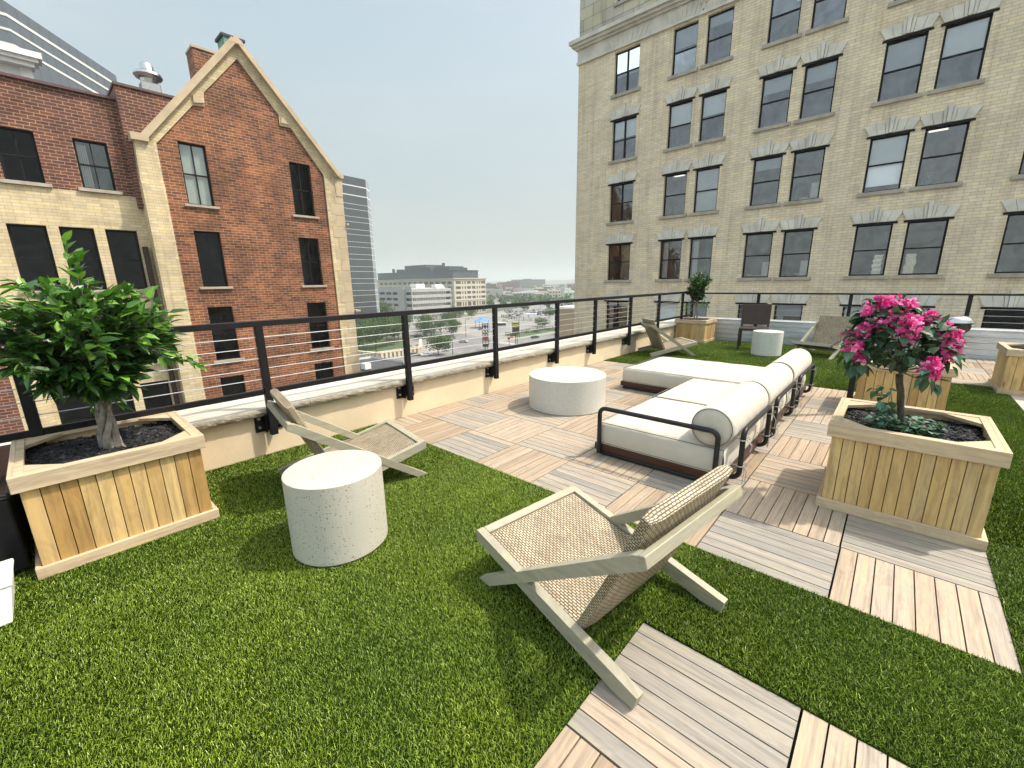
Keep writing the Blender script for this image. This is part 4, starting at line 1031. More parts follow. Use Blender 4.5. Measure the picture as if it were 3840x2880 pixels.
b=MB(); facade(b,fnR,FX(-11.14),FX(13),-26,zc0,[(x[2],x[3],x[4],x[5]) for x in W],.3)
# side and top closing
b.box(FX(-11.14)+.005,FX(-11.14)+.025,Y0+.01,Y0+22,-26,zc0+9); b.face([(FX(-11.14),Y0,zc0+9),(FX(13),Y0,zc0+9),(FX(13),Y0+22,zc0+9),(FX(-11.14),Y0+22,zc0+9)])
at_parent(b.build('wall',M['tanbrick']),tb)
wtop=[('A',-8.95,-7.58),('B',-5.92,-4.80),('C',-4.40,-3.32),('D',-1.93,-.83),('E',-.43,.64)]
b=MB(); hs2=[(FX(a),FX(c),FZ(14.95),FZ(16.9)) for _,a,c in wtop]
facade(b,fnR,FX(-11.10),FX(13),zc1,zc1+8,hs2,.3); at_parent(b.build('upper_wall',M['limeblock']),tb)
for h in hs2:
    window(tb,fnR,*h,mull=.07 if h is hs2[0] else False,lintel=None,blind=(.5,'blindg'))
b=MB()
xa,xb=FX(-11.14),FX(13)
for (z0_,z1_,d) in ((FZ(13.80),FZ(13.97),.55),(FZ(13.68),FZ(13.80),.40),(FZ(13.58),FZ(13.68),.22),(FZ(13.02),FZ(13.58),.07),(FZ(12.90),FZ(13.02),.13)):
    fbox(b,fnR,xa-d*.8,xb,z0_,z1_,-.2,d)
at_parent(b.build('cornice',M['lime']),tb)
for n_,a,c in cols:
    b=MB()
    u=(FX(a)+FX(c))/2; w_=(FX(c)-FX(a))*.75
    for k in range(-4,5):
        x=u+k*w_/4.5; s_=k*.035; t=.032
        b.prism([(x-t,FZ(13.04)),(x+t,FZ(13.04)),(x+t+s_*2.2,FZ(13.56)),(x-t+s_*2.2,FZ(13.56))],fnR,.06,.115,0,.5)
    at_parent(b.build('frieze_carving',M['lime']),tb)
rsW=random.Random(99)
special={('A',5):dict(blind=(.42,'blind'),light=1),('A',6):dict(blind=(.55,'blindg'),light=2,stuff='cup'),('A',4):dict(stuff='cup'),('A',3):dict(stuff='cup'),('A',2):dict(blind=(.12,'blind'),stuff='curtain'),
 ('B',6):dict(blind=(.40,'blindg'),light=2),('B',5):dict(blind=(.48,'blind'),light=1),('B',4):dict(light=2),('B',3):dict(stuff='curtain'),('B',2):dict(blind=(.95,'blind')),
 ('C',6):dict(light=2,blind=(.2,'blindg')),('C',5):dict(blind=(.42,'blind')),('C',4):dict(blind=(.97,'slat')),('C',3):dict(stuff='curtain'),('C',2):dict(blind=(.6,'blindg')),
 ('D',6):dict(light=2),('D',5):dict(light=1,blind=(.3,'blindg')),('D',4):dict(blind=(.22,'blindg')),('D',3):dict(stuff='papers'),('D',2):dict(blind=(.0,'blind')),
 ('E',6):dict(light=1),('E',5):dict(blind=(.3,'blindg')),('E',4):dict(stuff='papers'),('E',3):dict(stuff='papers'),('E',2):dict(blind=(.25,'blindg'),stuff='curtain'),
 ('F',5):dict(blind=(.47,'blindg')),('F',4):dict(blind=(.88,'blind')),('F',3):dict(stuff='stack'),('F',2):dict(blind=(.95,'blind')),('F',6):dict(blind=(.5,'blind')),
 ('G',5):dict(blind=(.50,'blind')),('G',4):dict(light=1,stuff='plant'),('G',3):dict(stuff='stackl'),('G',2):dict(blind=(.3,'blindg')),('G',6):dict(),
 ('H',3):dict(),('H',2):dict(gm='glassdark')}
for (n_,r_,a,c,p,q) in W:
    if r_<1: 
        continue
    kw=dict(special.get((n_,r_),dict(blind=(rsW.choice([.3,.5]),'blindg') if rsW.random()<.4 else None)))
    if kw.get('blind') and kw['blind'][0]==0: kw.pop('blind')
    window(tb,fnR,a,c,p,q,mull=.10 if n_=='A' else False,lintel='key' if r_<6 else None,**kw)
for (n_,r_,a,c,p,q) in W:
    if r_<1: window(tb,fnR,a,c,p,q,mull=False,lintel=None,gm='glassdark')

# ---- gabled brick house and its wing across the alley (facade at X = -21.6, faces +X)
k2=1.43
GY=lambda y: -2.172+(y+2.172)*k2
GZ=lambda z: 1.478+(z-1.478)*k2
X0g=3.706-17.706*k2
fnG=lambda u,z,d:(X0g+d,u,z)
def g2(pts): return [(GY(a),GZ(c)) for a,c in pts]
gh=thing('gabled_house','red brick house with a steep stepped gable edged in cream brick and tan stone','building',(X0g-6,GY(3.8),-26))
grow=[(4.13,6.00),(1.49,3.31),(-1.07,.80),(-3.6,-1.70),(-6.1,-4.2)]
gw=[(1.75,2.50),(5.11,5.89)]
gholes=[(GY(a),GY(c),GZ(p),GZ(q)) for a,c in gw for p,q in grow]
b=MB(); facade(b,fnG,GY(1.10),GY(6.5),-26,GZ(6.05),gholes,.3)
b.face([fnG(u,z,0) for u,z in g2([(1.2,6.05),(6.25,6.05),(5.35,7.25),(4.95,7.7),(3.82,9.0),(2.65,7.7),(2.25,7.25)])])
at_parent(b.build('wall',M['redbrick']),gh)
b=MB()
# cream band under the coping, following the stepped inner line
band_l=[(1.18,5.77),(2.33,7.13),(2.65,7.17),(2.70,7.59),(3.83,8.90),(3.84,9.40),(.97,5.90),(.95,5.5),(1.18,5.5)]
band_r=[(3.83,8.90),(4.95,7.50),(4.94,7.15),(5.32,7.16),(6.38,5.72),(6.38,5.5),(6.8,5.5),(6.80,5.84),(3.84,9.40)]
b.prism(g2(band_l),fnG,.0,.07); b.prism(g2(band_r),fnG,.0,.07)
fbox(b,fnG,GY(6.38),GY(6.74),-26,GZ(5.5),0,.068); 
at_parent(b.build('cream_band',M['creambrick']),gh)
b=MB()
z=-12.; k=0
while z<5.6:
    hh=.44; y0=6.52 if k%2 else 6.72
    fbox(b,fnG,GY(y0),GY(7.08),GZ(z),GZ(min(z+hh,5.7))-.012,.0,.075+.006*(k%3)); z+=hh; k+=1
fbox(b,fnG,GY(6.3),GY(7.08),-26,GZ(-12),0,.07)
b.prism(g2([(6.80,5.0),(7.08,5.0),(7.12,5.84),(6.80,5.86)]),fnG,.0,.11)
at_parent(b.build('stone_quoins',M['limetan']),gh)
b=MB(); hs3=[]
fbox(b,fnG,GY(.62),GY(1.18),-26,GZ(4.6),-.6,.30)
b.prism(g2([(.62,4.6),(1.18,4.6),(1.18,5.78),(.66,5.78)]),fnG,-.6,.20)
at_parent(b.build('buttress',M['creambrick']),gh)
b=MB()
def cop(p,q,w=.26,d0=-.7,d1=.32):
    (a,za),(c,zc)=g2([p,q]); L=math.hypot(c-a,zc-za); nx,nz=-(zc-za)/L*w,(c-a)/L*w
    if nz<0: nx,nz=-nx,-nz
    b.prism([(a,za),(c,zc),(c+nx,zc+nz),(a+nx,za+nz)],fnG,d0,d1)
cop((.90,5.76),(3.84,9.33)); cop((3.84,9.33),(6.90,5.72),w=.22)
fbox(b,fnG,GY(.58),GY(1.0),GZ(5.76),GZ(5.96),-.7,.36); fbox(b,fnG,GY(6.78),GY(7.16),GZ(5.70),GZ(5.86),-.7,.2)
b.prism(g2([(3.66,9.28),(4.02,9.28),(3.88,9.52),(3.80,9.52)]),fnG,-.7,.33)
b.prism(g2([(2.36,7.20),(2.66,7.26),(2.50,7.44),(2.36,7.42)]),fnG,.07,.15); b.prism(g2([(4.98,7.24),(5.26,7.24),(5.18,7.40),(5.02,7.44)]),fnG,.07,.13)
for k in range(9):
    pass
at_parent(b.build('coping',M['limetan']),gh)
b=MB()
fbox(b,fnG,GY(7.10),GY(7.18),GZ(3.9),GZ(3.98),-.2,.22); fbox(b,fnG,GY(7.10),GY(7.30),GZ(.35),GZ(.42),-.4,.3); at_parent(b.build('ledge_stone',M['limetan']),gh)
for ci,(a,c) in enumerate(gw):
    for ri,(p,q) in enumerate(grow):
        kw={}
        if (ci,ri)==(0,0): kw=dict(blind=(1.0,'pale'),gm='glass')  # full-height pale sheet behind the panes imitates a sky reflection
        window(gh,fnG,GY(a),GY(c),GZ(p),GZ(q),mull=.055,sill=.11,**{'gm':'glassdark',**kw})
# roof behind the gable
b=MB()
ap=(GY(3.84),GZ(9.3)); le=(GY(.8),GZ(5.7)); ri=(GY(7.0),GZ(5.7))
b.prism([le,ap,ri],fnG,-16,-.70); b.box(X0g-16,X0g-.70,GY(.8),GY(7.0),-26,GZ(5.7))
ro=at_parent(b.build('roof',M['roofdark']),gh)
b=MB(); b.box(-25.1,-24.0,5.27,6.30,9,13.0); b.box(-25.14,-23.96,5.24,6.34,13.0,13.1,1)
c_=b.build('chimney',[M['redbrick'],M['limetan']],ro); c_.matrix_parent_inverse=Matrix.Identity(4)
b=MB(); b.box(-25.0,-24.0,6.75,7.65,9,14.0); b.box(-25.05,-23.95,6.65,7.75,14.0,14.12,1); b.box(-23.99,-23.97,6.98,7.1,12.6,13.9,2); b.box(-23.99,-23.97,7.3,7.42,12.6,13.9,2)
c_=b.build('copper_vent',[M['copper'],M['roofdark'],M['limetan']],ro); c_.matrix_parent_inverse=Matrix.Identity(4)

# wing
Xw=3.706-18.106*k2
fnW=lambda u,z,d:(Xw+d,u,z)
wg=thing('brick_building','flat roofed brick wing left of the gabled house, red brick above and cream brick below','building',(Xw-6,-2,-26))
wt=[(-2.12,-1.38),(-.64,.09)]; wl=[(-2.33,-1.59),(-1.35,-.62),(-.38,.36)]
h_top=[(GY(a),GY(c),GZ(4.34),GZ(5.66)) for a,c in wt]
h_low=[(GY(a),GY(c),GZ(p),GZ(q)) for a,c in wl for p,q in ((1.45,3.23),(-.95,.83),(-3.35,-1.57),(-5.8,-4.0))]
b=MB(); facade(b,fnW,GY(-9),GY(.52),GZ(4.235),GZ(6.88),h_top,.3); facade(b,fnW,GY(-12),GY(-3.06),-26,GZ(4.235),[],.3); at_parent(b.build('red_wall',M['wingbrick']),wg)
b=MB(); facade(b,fnW,GY(-3.06),GY(.62),-26,GZ(4.235),h_low,.3); fbox(b,fnW,GY(-2.80),GY(-2.50),-26,GZ(1.2),0,.15); at_parent(b.build('cream_wall',M['creambrick']),wg)
b=MB(); fbox(b,fnW,GY(-9),GY(.52),GZ(6.88),GZ(6.95),-.5,.12); at_parent(b.build('parapet_coping',simple('dark_red_coping',(.10,.05,.05),.6)),wg)
b=MB(); fbox(b,fnW,GY(.50),GY(1.15),GZ(3.9),GZ(6.1),-3,.38); fbox(b,fnW,GY(.50),GY(2.3),GZ(6.1),GZ(7.24),-3,.38); at_parent(b.build('turret_wall',M['wingbrick']),wg)
b=MB(); fbox(b,fnW,GY(.47),GY(2.35),GZ(7.24),GZ(7.31),-3.1,.45); at_parent(b.build('turret_coping',simple('dark_red_coping2',(.10,.055,.05),.6)),wg)
b=MB(); b.face([(Xw-.3,GY(-12),GZ(6.7)),(Xw-.3,GY(.5),GZ(6.7)),(Xw-14,GY(.5),GZ(6.7)),(Xw-14,GY(-12),GZ(6.7))]); b.box(Xw-14,Xw-2.7,GY(-12),GY(.5),-26,GZ(3.9)); at_parent(b.build('roof',M['roofdark']),wg)
window(wg,fnW,*h_top[0],mull=.035,sill=.13,gm='glassdark'); window(wg,fnW,*h_top[1],mull=.035,sill=.13,gm='glass',stuff='curtain')
for i,h in enumerate(h_low):
    window(wg,fnW,*h,mull=False,sill=.10,gm='glassdark',fw=.09,rec=.2)
b=MB(); fbox(b,fnW,GY(.40),GY(.52),-26,GZ(2.75),.02,.30); at_parent(b.build('dark_opening_strip',simple('dark_reddish_opening',(.035,.018,.015),.7)),wg)  # added dark strip standing in for a window on the buttress side wall
# roof things
vn=thing('roof_vent','silver mushroom shaped metal vent on the brick roof between the tower and the gable','roof vent',(-24.4,3.37,10.3))
b=MB(); b.box(-.36,.36,-.36,.36,-.9,.62); b.build('vent_base',M['stain'],vn,bevel=.02)
b=MB(); b.lathe([(.30,.62),(.34,.80),(.50,.86),(.56,.95),(.54,1.05),(.42,1.12),(.30,1.2),(.26,1.42),(.20,1.50),(0,1.52)],n=32); b.build('vent_cap',M['stain'],vn,smooth=True)
ds=thing('white_dormer','white painted roof pavilion with a moulded cornice behind the brick parapet at the left edge','roof structure',(-23.6,-3,9))
b=MB(); b.box(-.5,-.4,-6,2.35,-.2,1.2); b.box(-.40,-.30,2.1,2.45,-.2,1.2); b.build('wall',M['white'],ds)
b=MB(); b.box(-.6,.0,-6.2,2.55,1.2,1.36); b.box(-.6,.12,-6.2,2.68,1.36,1.5); b.box(-.6,.22,-6.2,2.8,1.5,1.72); b.build('cornice',M['white'],ds)

# ================================================================ TOWERS
def curtain_tower(name,label,foot,zb,zt,lines,mats,loc):
    """foot: list of (x,y); lines: list of (z0,z1) of white bands standing proud"""
    root=thing(name,label,'office tower',loc)
    n=len(foot); b=MB()
    for k in range(n):
        (x0,y0),(x1,y1)=foot[k],foot[(k+1)%n]; b.face([(x0,y0,zb),(x1,y1,zb),(x1,y1,zt),(x0,y0,zt)],min(k,len(mats)-1))
    b.face([(x,y,zt) for x,y in foot]); at_parent(b.build('glass_wall',mats),root)
    cx=sum(p[0] for p in foot)/n; cy=sum(p[1] for p in foot)/n
    b=MB()
    for (z0,z1) in lines:
        o=[(cx+(x-cx)*1.004,cy+(y-cy)*1.004) for x,y in foot]
        for k in range(n):
            q=(k+1)%n; b.face([(*o[k],z0),(*o[q],z0),(*o[q],z1),(*o[k],z1)])
            b.face([(*foot[k],z1),(*foot[q],z1),(*o[q],z1),(*o[k],z1)]); b.face([(*foot[k],z0),(*foot[q],z0),(*o[q],z0),(*o[k],z0)])
    at_parent(b.build('spandrel_line',M['bandw']),root)
    b=MB()
    for k in range(n):
        (x0,y0),(x1,y1)=foot[k],foot[(k+1)%n]; L=math.hypot(x1-x0,y1-y0)
        m_=int(L/1.6)
        for q in range(1,m_):
            f=q/m_; x,y=x0+(x1-x0)*f,y0+(y1-y0)*f; b.box(x-.04,x+.04,y-.04,y+.04,zb,zt-.05)
        if len(b.f)>1800: break
    at_parent(b.build('mullions',M['cglass2']),root)
    return root
ln=[(34.1,34.42),(32.52,32.78),(30.86,31.15)]; z=26.8
while z>-20: ln+=[(z,z+.16),(z-1.6,z-1.44)]; z-=4.1
curtain_tower('glass_tower','grey glass tower with bright horizontal lines rising behind the brick wing at top left',[(-82.5,-40),(-82.65,1.85),(-98.3,13.6),(-100,13.9),(-130,13.6),(-130,-40)],-26,35.85,ln,[M['cglass']],(-105,-10,-26))
ln=[(48.1,48.55),(43.8,44.2)]; z=39.9
while z>-22: ln+=[(z,z+.13),(z-2.4,z-2.27)]; z-=5.9
lg,n_,b_=mat('pale_curtain_glass',.12,0,(.30,.33,.36),1.0); b_.inputs['IOR'].default_value=1.8
curtain_tower('glass_tower','grey glass tower with thin white floor lines standing just right of the gabled house',[(-198.5,80),(-202.6,118.8),(-208.2,123.8),(-240,124),(-240,80)],-26,52.3,ln,[M['cglass3'],lg,lg,M['cglass3']],(-220,100,-26))

# grey office block and beige office block
def banded(name,label,loc,parts): pass
gb=thing('office_building','grey concrete office block with dark ribbon windows behind the street trees','building',(-275,195,-26))
fnE=lambda X:(lambda u,z,d:(X+d,u,z))
fnS=lambda Y:(lambda u,z,d:(u,Y-d,z))
gx,gy=-254.4,177.6
bandz=[(-4.2,-6.2),(-8.4,-10.4),(-12.65,-14.7),(-16.9,-18.9),(-21.1,-23.1)]
b=MB(); fE=fnE(gx)
facade(b,fE,gy,gy+36.3,-26,-2.0,[(gy+.6,gy+35.7,q,p) for p,q in bandz],1.2)
fS=fnS(gy)
lh=[]
for p,q in bandz[:3]: lh+=[(gx-16.8+ -0.0-9.2*k-7.6,gx-16.8-9.2*k,q,p) for k in range(0,3)]+[(gx-7.6,gx-.5,q,p)]
facade(b,fS,gx-48,gx,-26,-.7,lh,1.0)
b.face([(gx,gy,-2),(gx,gy+36.3,-2),(gx-48,gy+36.3,-1.2),(gx-48,gy,-.9)]); b.face([(gx,gy+36.3,-26),(gx,gy+36.3,-2),(gx-48,gy+36.3,-1.2),(gx-48,gy+36.3,-26)])
b.box(gx-16,gx-8.2,gy-1.2,gy+.0,-26,-.9)
at_parent(b.build('wall',M['conc']),gb)
b=MB()
for p,q in bandz: fbox(b,fE,gy+.5,gy+35.8,q-.1,p+.1,-2.0,-1.1)
for (a,c,q,p) in lh: fbox(b,fS,a,c,q,p,-1.5,-.9)
at_parent(b.build('window_band',M['wind']),gb)
b=MB()
for p,q in bandz:
    for k in range(18): y=gy+2.2+k*1.55; fbox(b,fE,y,y+.42,q,p,-1.15,-.02)
    fbox(b,fE,gy+30.4,gy+30.8,q,p,-1.15,-.02)
    fbox(b,fE,gy+.5,gy+30,q+.9,q+1.02,-1.1,-.3)
at_parent(b.build('fin',M['conc']),gb)
b=MB(); b.box(gx-30,gx-22,gy+20,gy+28,-1.4,1.5,0); b.mesh([(gx-3,gy+24.5,-1.9),(gx-9,gy+24.5,-1.9),(gx-9,gy+24.5,.9),(gx-4,gy+24.5,.9),(gx-3,gy+33,-1.9),(gx-9,gy+33,-1.9),(gx-9,gy+31,.9),(gx-4,gy+31,.9)],[(0,1,2,3),(4,7,6,5),(0,4,5,1),(1,5,6,2),(2,6,7,3),(3,7,4,0)])
at_parent(b.build('roof_unit',M['white']),gb)

bb_=thing('office_building','beige stone office block with brown windows and a dark glass penthouse','building',(-330,265,-26))
bx,by=-289.6,247.0; b=MB(); fE=fnE(bx)
fl=[(3.2,.85),(-1.24,-3.58),(-5.6,-7.95),(-10.0,-12.3),(-14.9,-18.7),(-21.2,-25)]
seg=[(2.0,7.9),(9.4,10.7),(12.2,13.9),(15.4,19.8),(21.5,25.5),(27.1,28.6),(30.2,31.7),(33.0,38.2)]
hl=[(by+a,by+c,q,p) for a,c in seg for p,q in fl]
facade(b,fE,by,by+39,-26,4.9,hl,.5)
fS=fnS(by); hl2=[]
for k in range(14):
    x=bx-3-8.6*k
    for p,q in fl[:5]: hl2.append((x-6.5,x,q,p))
facade(b,fS,bx-126,bx,-26,4.9,hl2,.5); b.face([(bx,by,4.9),(bx,by+39,4.9),(bx-126,by+39,4.9),(bx-126,by,4.9)]); b.face([(bx,by+39,-26),(bx,by+39,4.9),(bx-126,by+39,4.9),(bx-126,by+39,-26)])
for (z0_,z1_,d) in ((4.9,5.3,.5),(5.3,6.0,1.0),(-13.6,-13.2,.4)):
    b.box(bx-126,bx+d,by-d,by+39.3,z0_,z1_)
at_parent(b.build('wall',M['beige']),bb_)
b=MB()
for (a,c,q,p) in hl: fbox(b,fE,a,c,q,p,-.8,-.4)
for (a,c,q,p) in hl2: fbox(b,fS,a,c,q,p,-.8,-.4)
at_parent(b.build('window_glass',M['winb']),bb_)
b=MB(); b.box(bx-134,bx-8,by+6,by+37,6.0,12.9); b.box(bx-135,bx-7.4,by+5.4,by+37.6,12.9,13.2); at_parent(b.build('penthouse',M['pent']),bb_)
b=MB(); b.box(bx-85,bx-50,by+8,by+30,13.2,19.3); b.box(bx-38,bx-15,by+8,by+30,13.2,15.8); b.box(bx-36,bx-18,by+9,by+28,15.8,17); b.box(bx-26.5,bx-24.5,by+9,by+11,17,20); b.box(bx-48,bx-43,by+8,by+14,13.2,17); b.box(bx-100,bx-94,by+8,by+14,13.2,16.2); b.box(bx-108,bx-106,by+8,by+10,13.2,17)
at_parent(b.build('rooftop_equipment',M['pent']),bb_)
# tan wall building left of the office block
tw_=thing('stucco_building','narrow tan stucco building with a white capped roof beside the tall office block','building',(-36.5,62,-26))
b=MB(); b.box(-41.5,-30,60,70,-26,-3.2); at_parent(b.build('wall',simple('tan_render',(.42,.32,.22),.9,0,.06,.5)),tw_)
b=MB(); b.box(-41.7,-29.8,59.8,70.2,-3.2,-2.85); at_parent(b.build('roof_cap',M['white']),tw_)
# low building with a flat dark roof and white box
lb=thing('low_building','low building with a flat dark roof and white edge below the terrace railing','building',(-60,36,-26))
b=MB(); foot=[(-70,30),(-68.6,38.2),(-60,39.3),(-54.2,36.2),(-50,28)]
for k in range(5):
    p,q=foot[k],foot[(k+1)%5]; b.face([(*p,-26),(*q,-26),(*q,-11.6),(*p,-11.6)])
at_parent(b.build('wall',M['white']),lb); b=MB(); b.face([(*p,-12.0) for p in foot]); at_parent(b.build('roof',M['roofdark']),lb)
ac=thing('roof_unit','white boxy air conditioner on the low flat dark roof','air conditioner',(-59.2,31.9,-12)); b=MB(); b.box(-.6,.6,-.55,.55,.12,1.1); b.build('casing',M['white'],ac,bevel=.04)
b=MB(); b.box(-.5,.5,-.45,.45,0,.12); b.build('skid',M['black'],ac)
# ================================================================ THE CITY BELOW
G=-26
def poly(name,pts,z,m,kind='structure'):
    b=MB(); b.face([(x,y,z) for x,y in pts]); return tag(b.build(name,m),kind=kind)
asph=simple('worn_asphalt',(.17,.168,.16),.95,0,.16,.09); asph2=simple('lot_asphalt',(.20,.195,.185),.95,0,.14,.07); conc=simple('pale_pavement',(.235,.225,.20),.95,0,.1,.12)
def ground_mat():
    mm,n,b=mat('city_ground',.95); g=geo(n)
    f=noise(n,g,.012,4,.6); f2=noise(n,g,.06,4,.6)
    r=ramp(n,f,[(.38,(.045,.07,.035)),(.48,(.13,.13,.115)),(.62,(.24,.23,.21))]); r2=ramp(n,f2,[(.35,(.75,.75,.75)),(.65,(1.15,1.15,1.12))])
    lk(n,mixc(n,1,r.outputs[0],r2.outputs[0],'MULTIPLY'),b.inputs['Base Color']); return mm
poly('ground',[(-6000,-3000),(3000,-3000),(3000,6500),(-6000,6500)],G-.05,ground_mat())
poly('pavement',[(-175,20),(-20,20),(-20,230),(-100,420),(-330,420),(-235,150),(-175,110)],G-.03,conc)
poly('road',[(-132,20),(-118,20),(-120,100),(-116,170),(-95,260),(-112,262),(-134,175),(-136,100)],G-.02,asph)
poly('road',[(-330,150),(-136,112),(-136,130),(-142,150),(-330,172)],G-.016,asph)
poly('parking_lot',[(-161,160),(-142,158),(-148,196),(-172,240),(-234,253),(-262,250),(-215,200)],G-.012,asph2)
poly('parking_lot',[(-236,256),(-182,246),(-120,250),(-150,420),(-330,420)],G-.008,asph2)
poly('grass_verge',[(-196,80),(-146,76),(-148,104),(-186,122),(-215,110)],G-.01,M['green'])
poly('grass_verge',[(-146,163),(-139,161),(-141,200),(-150,206),(-154,196)],G-.004,M['green'])
# street paint
b=MB(); pw_=simple('road_paint',(.55,.55,.52),.8)
for k in range(14): b.box(-127.2,-126.9,60+k*7,63+k*7,G-.012,G-.008)
for k in range(8): b.box(-134+k*1.8,-133.2+k*1.8,139,143,G-.012,G-.008)
for k in range(16): x=-220+k*3.2; b.box(x,x+.15,196,201,G-.008,G-.004)
tag(b.build('road_marking',pw_),kind='structure')

# ---- street trees
def city_tree(name,label,loc,h,r,seed,cat='tree',group='street trees below the terrace',n=1500,ls=.55,crown_low=.3):
    rs=random.Random(seed); root=thing(name,label,cat,loc,0,group)
    b=MB(); b.tube([(0,0,-.1),(0,0,h*.25),(rs.uniform(-.3,.3),rs.uniform(-.3,.3),h*.6)],[.22,.17,.09],7)
    for k in range(6):
        a=k*1.05+rs.random(); b.tube([(0,0,h*rs.uniform(.25,.45)),(math.cos(a)*r*.35,math.sin(a)*r*.35,h*.6),(math.cos(a)*r*.7,math.sin(a)*r*.7,h*rs.uniform(.7,.85))],[.10,.07,.03],5)
    b.build('trunk',M['bark'],root)
    lobes=[(rv(rs),rs.uniform(.35,.6)) for k in range(16)]
    b=MB(); zc=h*(crown_low+(1-crown_low)/2); rz=h*(1-crown_low)/2
    for k in range(n):
        l,s=rs.choice(lobes); v=Vector((l.x,l.y,l.z))*.62+rv(rs).normalized()*s*rs.uniform(.6,1)
        p=Vector((v.x*r,v.y*r,zc+v.z*rz)); d=rv(rs).normalized(); u=d.cross(rv(rs)).normalized(); w_=d.cross(u); s1=ls*rs.uniform(.5,1.1)
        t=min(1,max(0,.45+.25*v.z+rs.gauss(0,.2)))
        b.face([p-u*s1*.5,p+w_*s1*.35,p+u*s1*.5,p-w_*s1*.35],0,t,[(0,.5),(.5,1),(1,.5),(.5,0)])
    b.build('crown',M['citytree'],root,fixn=False); return root
t1=city_tree('street_tree','broad green tree in the planted row beside the glass tower',(-160,88,G),12.5,5.6,31,n=1500,group='trees planted in a row beside the glass tower',ls=.75)
rowt=[(-163,94),(-166,101),(-169,107),(-175,113),(-181,119),(-188,124),(-171,92),(-178,100),(-186,108),(-156,81),(-195,116),(-166,84)]
for k,(x,y) in enumerate(rowt):
    c=copy_tree(t1); c.location=(x,y,G); c.rotation_euler=(0,0,k*1.3); s=1+.12*math.sin(k*2.1); c.scale=(s,s,s*.98)
t2=city_tree('street_tree','large dark tree alone at the kerb, in front of the silver car',(-128.5,100.5,G),8.8,6.2,41,n=2600,crown_low=.12,ls=.65)
t3=city_tree('street_tree','rounded green tree between the grey office block and the parking lot',(-173,146,G),10,5.6,43,n=2000,crown_low=.1,ls=.7)
c=copy_tree(t3); c.location=(-228,188,G); c['label']='tree at the right hand corner of the grey office block'; c.rotation_euler=(0,0,1)
c=copy_tree(t3); c.location=(-214,140,G); c['label']='tree in front of the ground floor of the grey office block'; c.rotation_euler=(0,0,2); c.scale=(1.2,1.2,1.3)
c=copy_tree(t3); c.location=(-232,140,G); c['label']='tall tree against the blank end wall of the grey office block'; c.rotation_euler=(0,0,3); c.scale=(1.5,1.5,1.9)
c=copy_tree(t1); c.location=(-226,124,G); c['label']='tree close behind the planted row, under the glass tower corner'; c.rotation_euler=(0,0,3); c.scale=(1.5,1.5,1.7)
t4=city_tree('street_tree','dark tree standing right behind the tall parking sign',(-123,121,G),6,2.7,47,n=700,ls=.4,crown_low=.1)
t5=city_tree('street_tree','squat round tree on the right side of the empty parking lot',(-163,211,G),6.2,6.0,48,n=1700,crown_low=.02,ls=.7)
c=copy_tree(t4); c.location=(-137,196,G); c['label']='small tree by the pavement right of the black fence'; c.scale=(1.5,1.5,1.0)
c=copy_tree(t5); c.location=(-214,290,G); c['label']='bushy tree among the rows of parked cars'; c.scale=(.9,.9,1.1)
for k,(x,y,s,l) in enumerate(((-205,152,1.1,'leafy tree beside the road, left of the two rounded trees'),(-192,152,.9,'young tree on the verge in front of the office block corner'),(-240,205,1.2,'tree between the grey office block and the beige block'),(-252,232,1.0,'tree at the foot of the beige office block'),(-205,172,.7,'small round tree near the blue canopy'),(-176,130,1.1,'tree on the corner at the end of the planted row'),(-196,262,.9,'tree behind the white site container'),(-128,185,.9,'roadside tree at the right, beside the street'),(-124,205,1.1,'larger roadside tree near the tan stucco building'))):
    c=copy_tree(t3); c.location=(x,y,G); c['label']=l; c.scale=(s,s,s); c.rotation_euler=(0,0,k*.8)
# hedges (ground cover)
def clump(name,pts,h,n,seed,ls=.5,m='citytree'):
    rs=random.Random(seed); b=MB()
    for k in range(n):
        (x0,y0),(x1,y1)=rs.choice(pts); f=rs.random(); p=Vector((x0+(x1-x0)*f+rs.gauss(0,.8),y0+(y1-y0)*f+rs.gauss(0,.8),G+rs.uniform(0,h))); d=rv(rs).normalized(); u=d.cross(rv(rs)).normalized(); w_=d.cross(u); s1=ls*rs.uniform(.5,1.2)
        b.face([p-u*s1*.5,p+w_*s1*.4,p+u*s1*.5,p-w_*s1*.4],0,min(1,max(0,rs.gauss(.45,.22))),[(0,.5),(.5,1),(1,.5),(.5,0)])
    return tag(b.build(name,M[m],fixn=False),kind='stuff')
clump('hedge',[((-150,163),(-143,164)),((-149,176),(-144,184)),((-150,190),(-143,200))],1.6,1500,5)
clump('hedge',[((-118,50),(-112,72)),((-112,72),(-108,110))],2.2,900,6)
clump('hedge',[((-192,134),(-165,138)),((-190,130),(-176,131))],1.0,800,8)

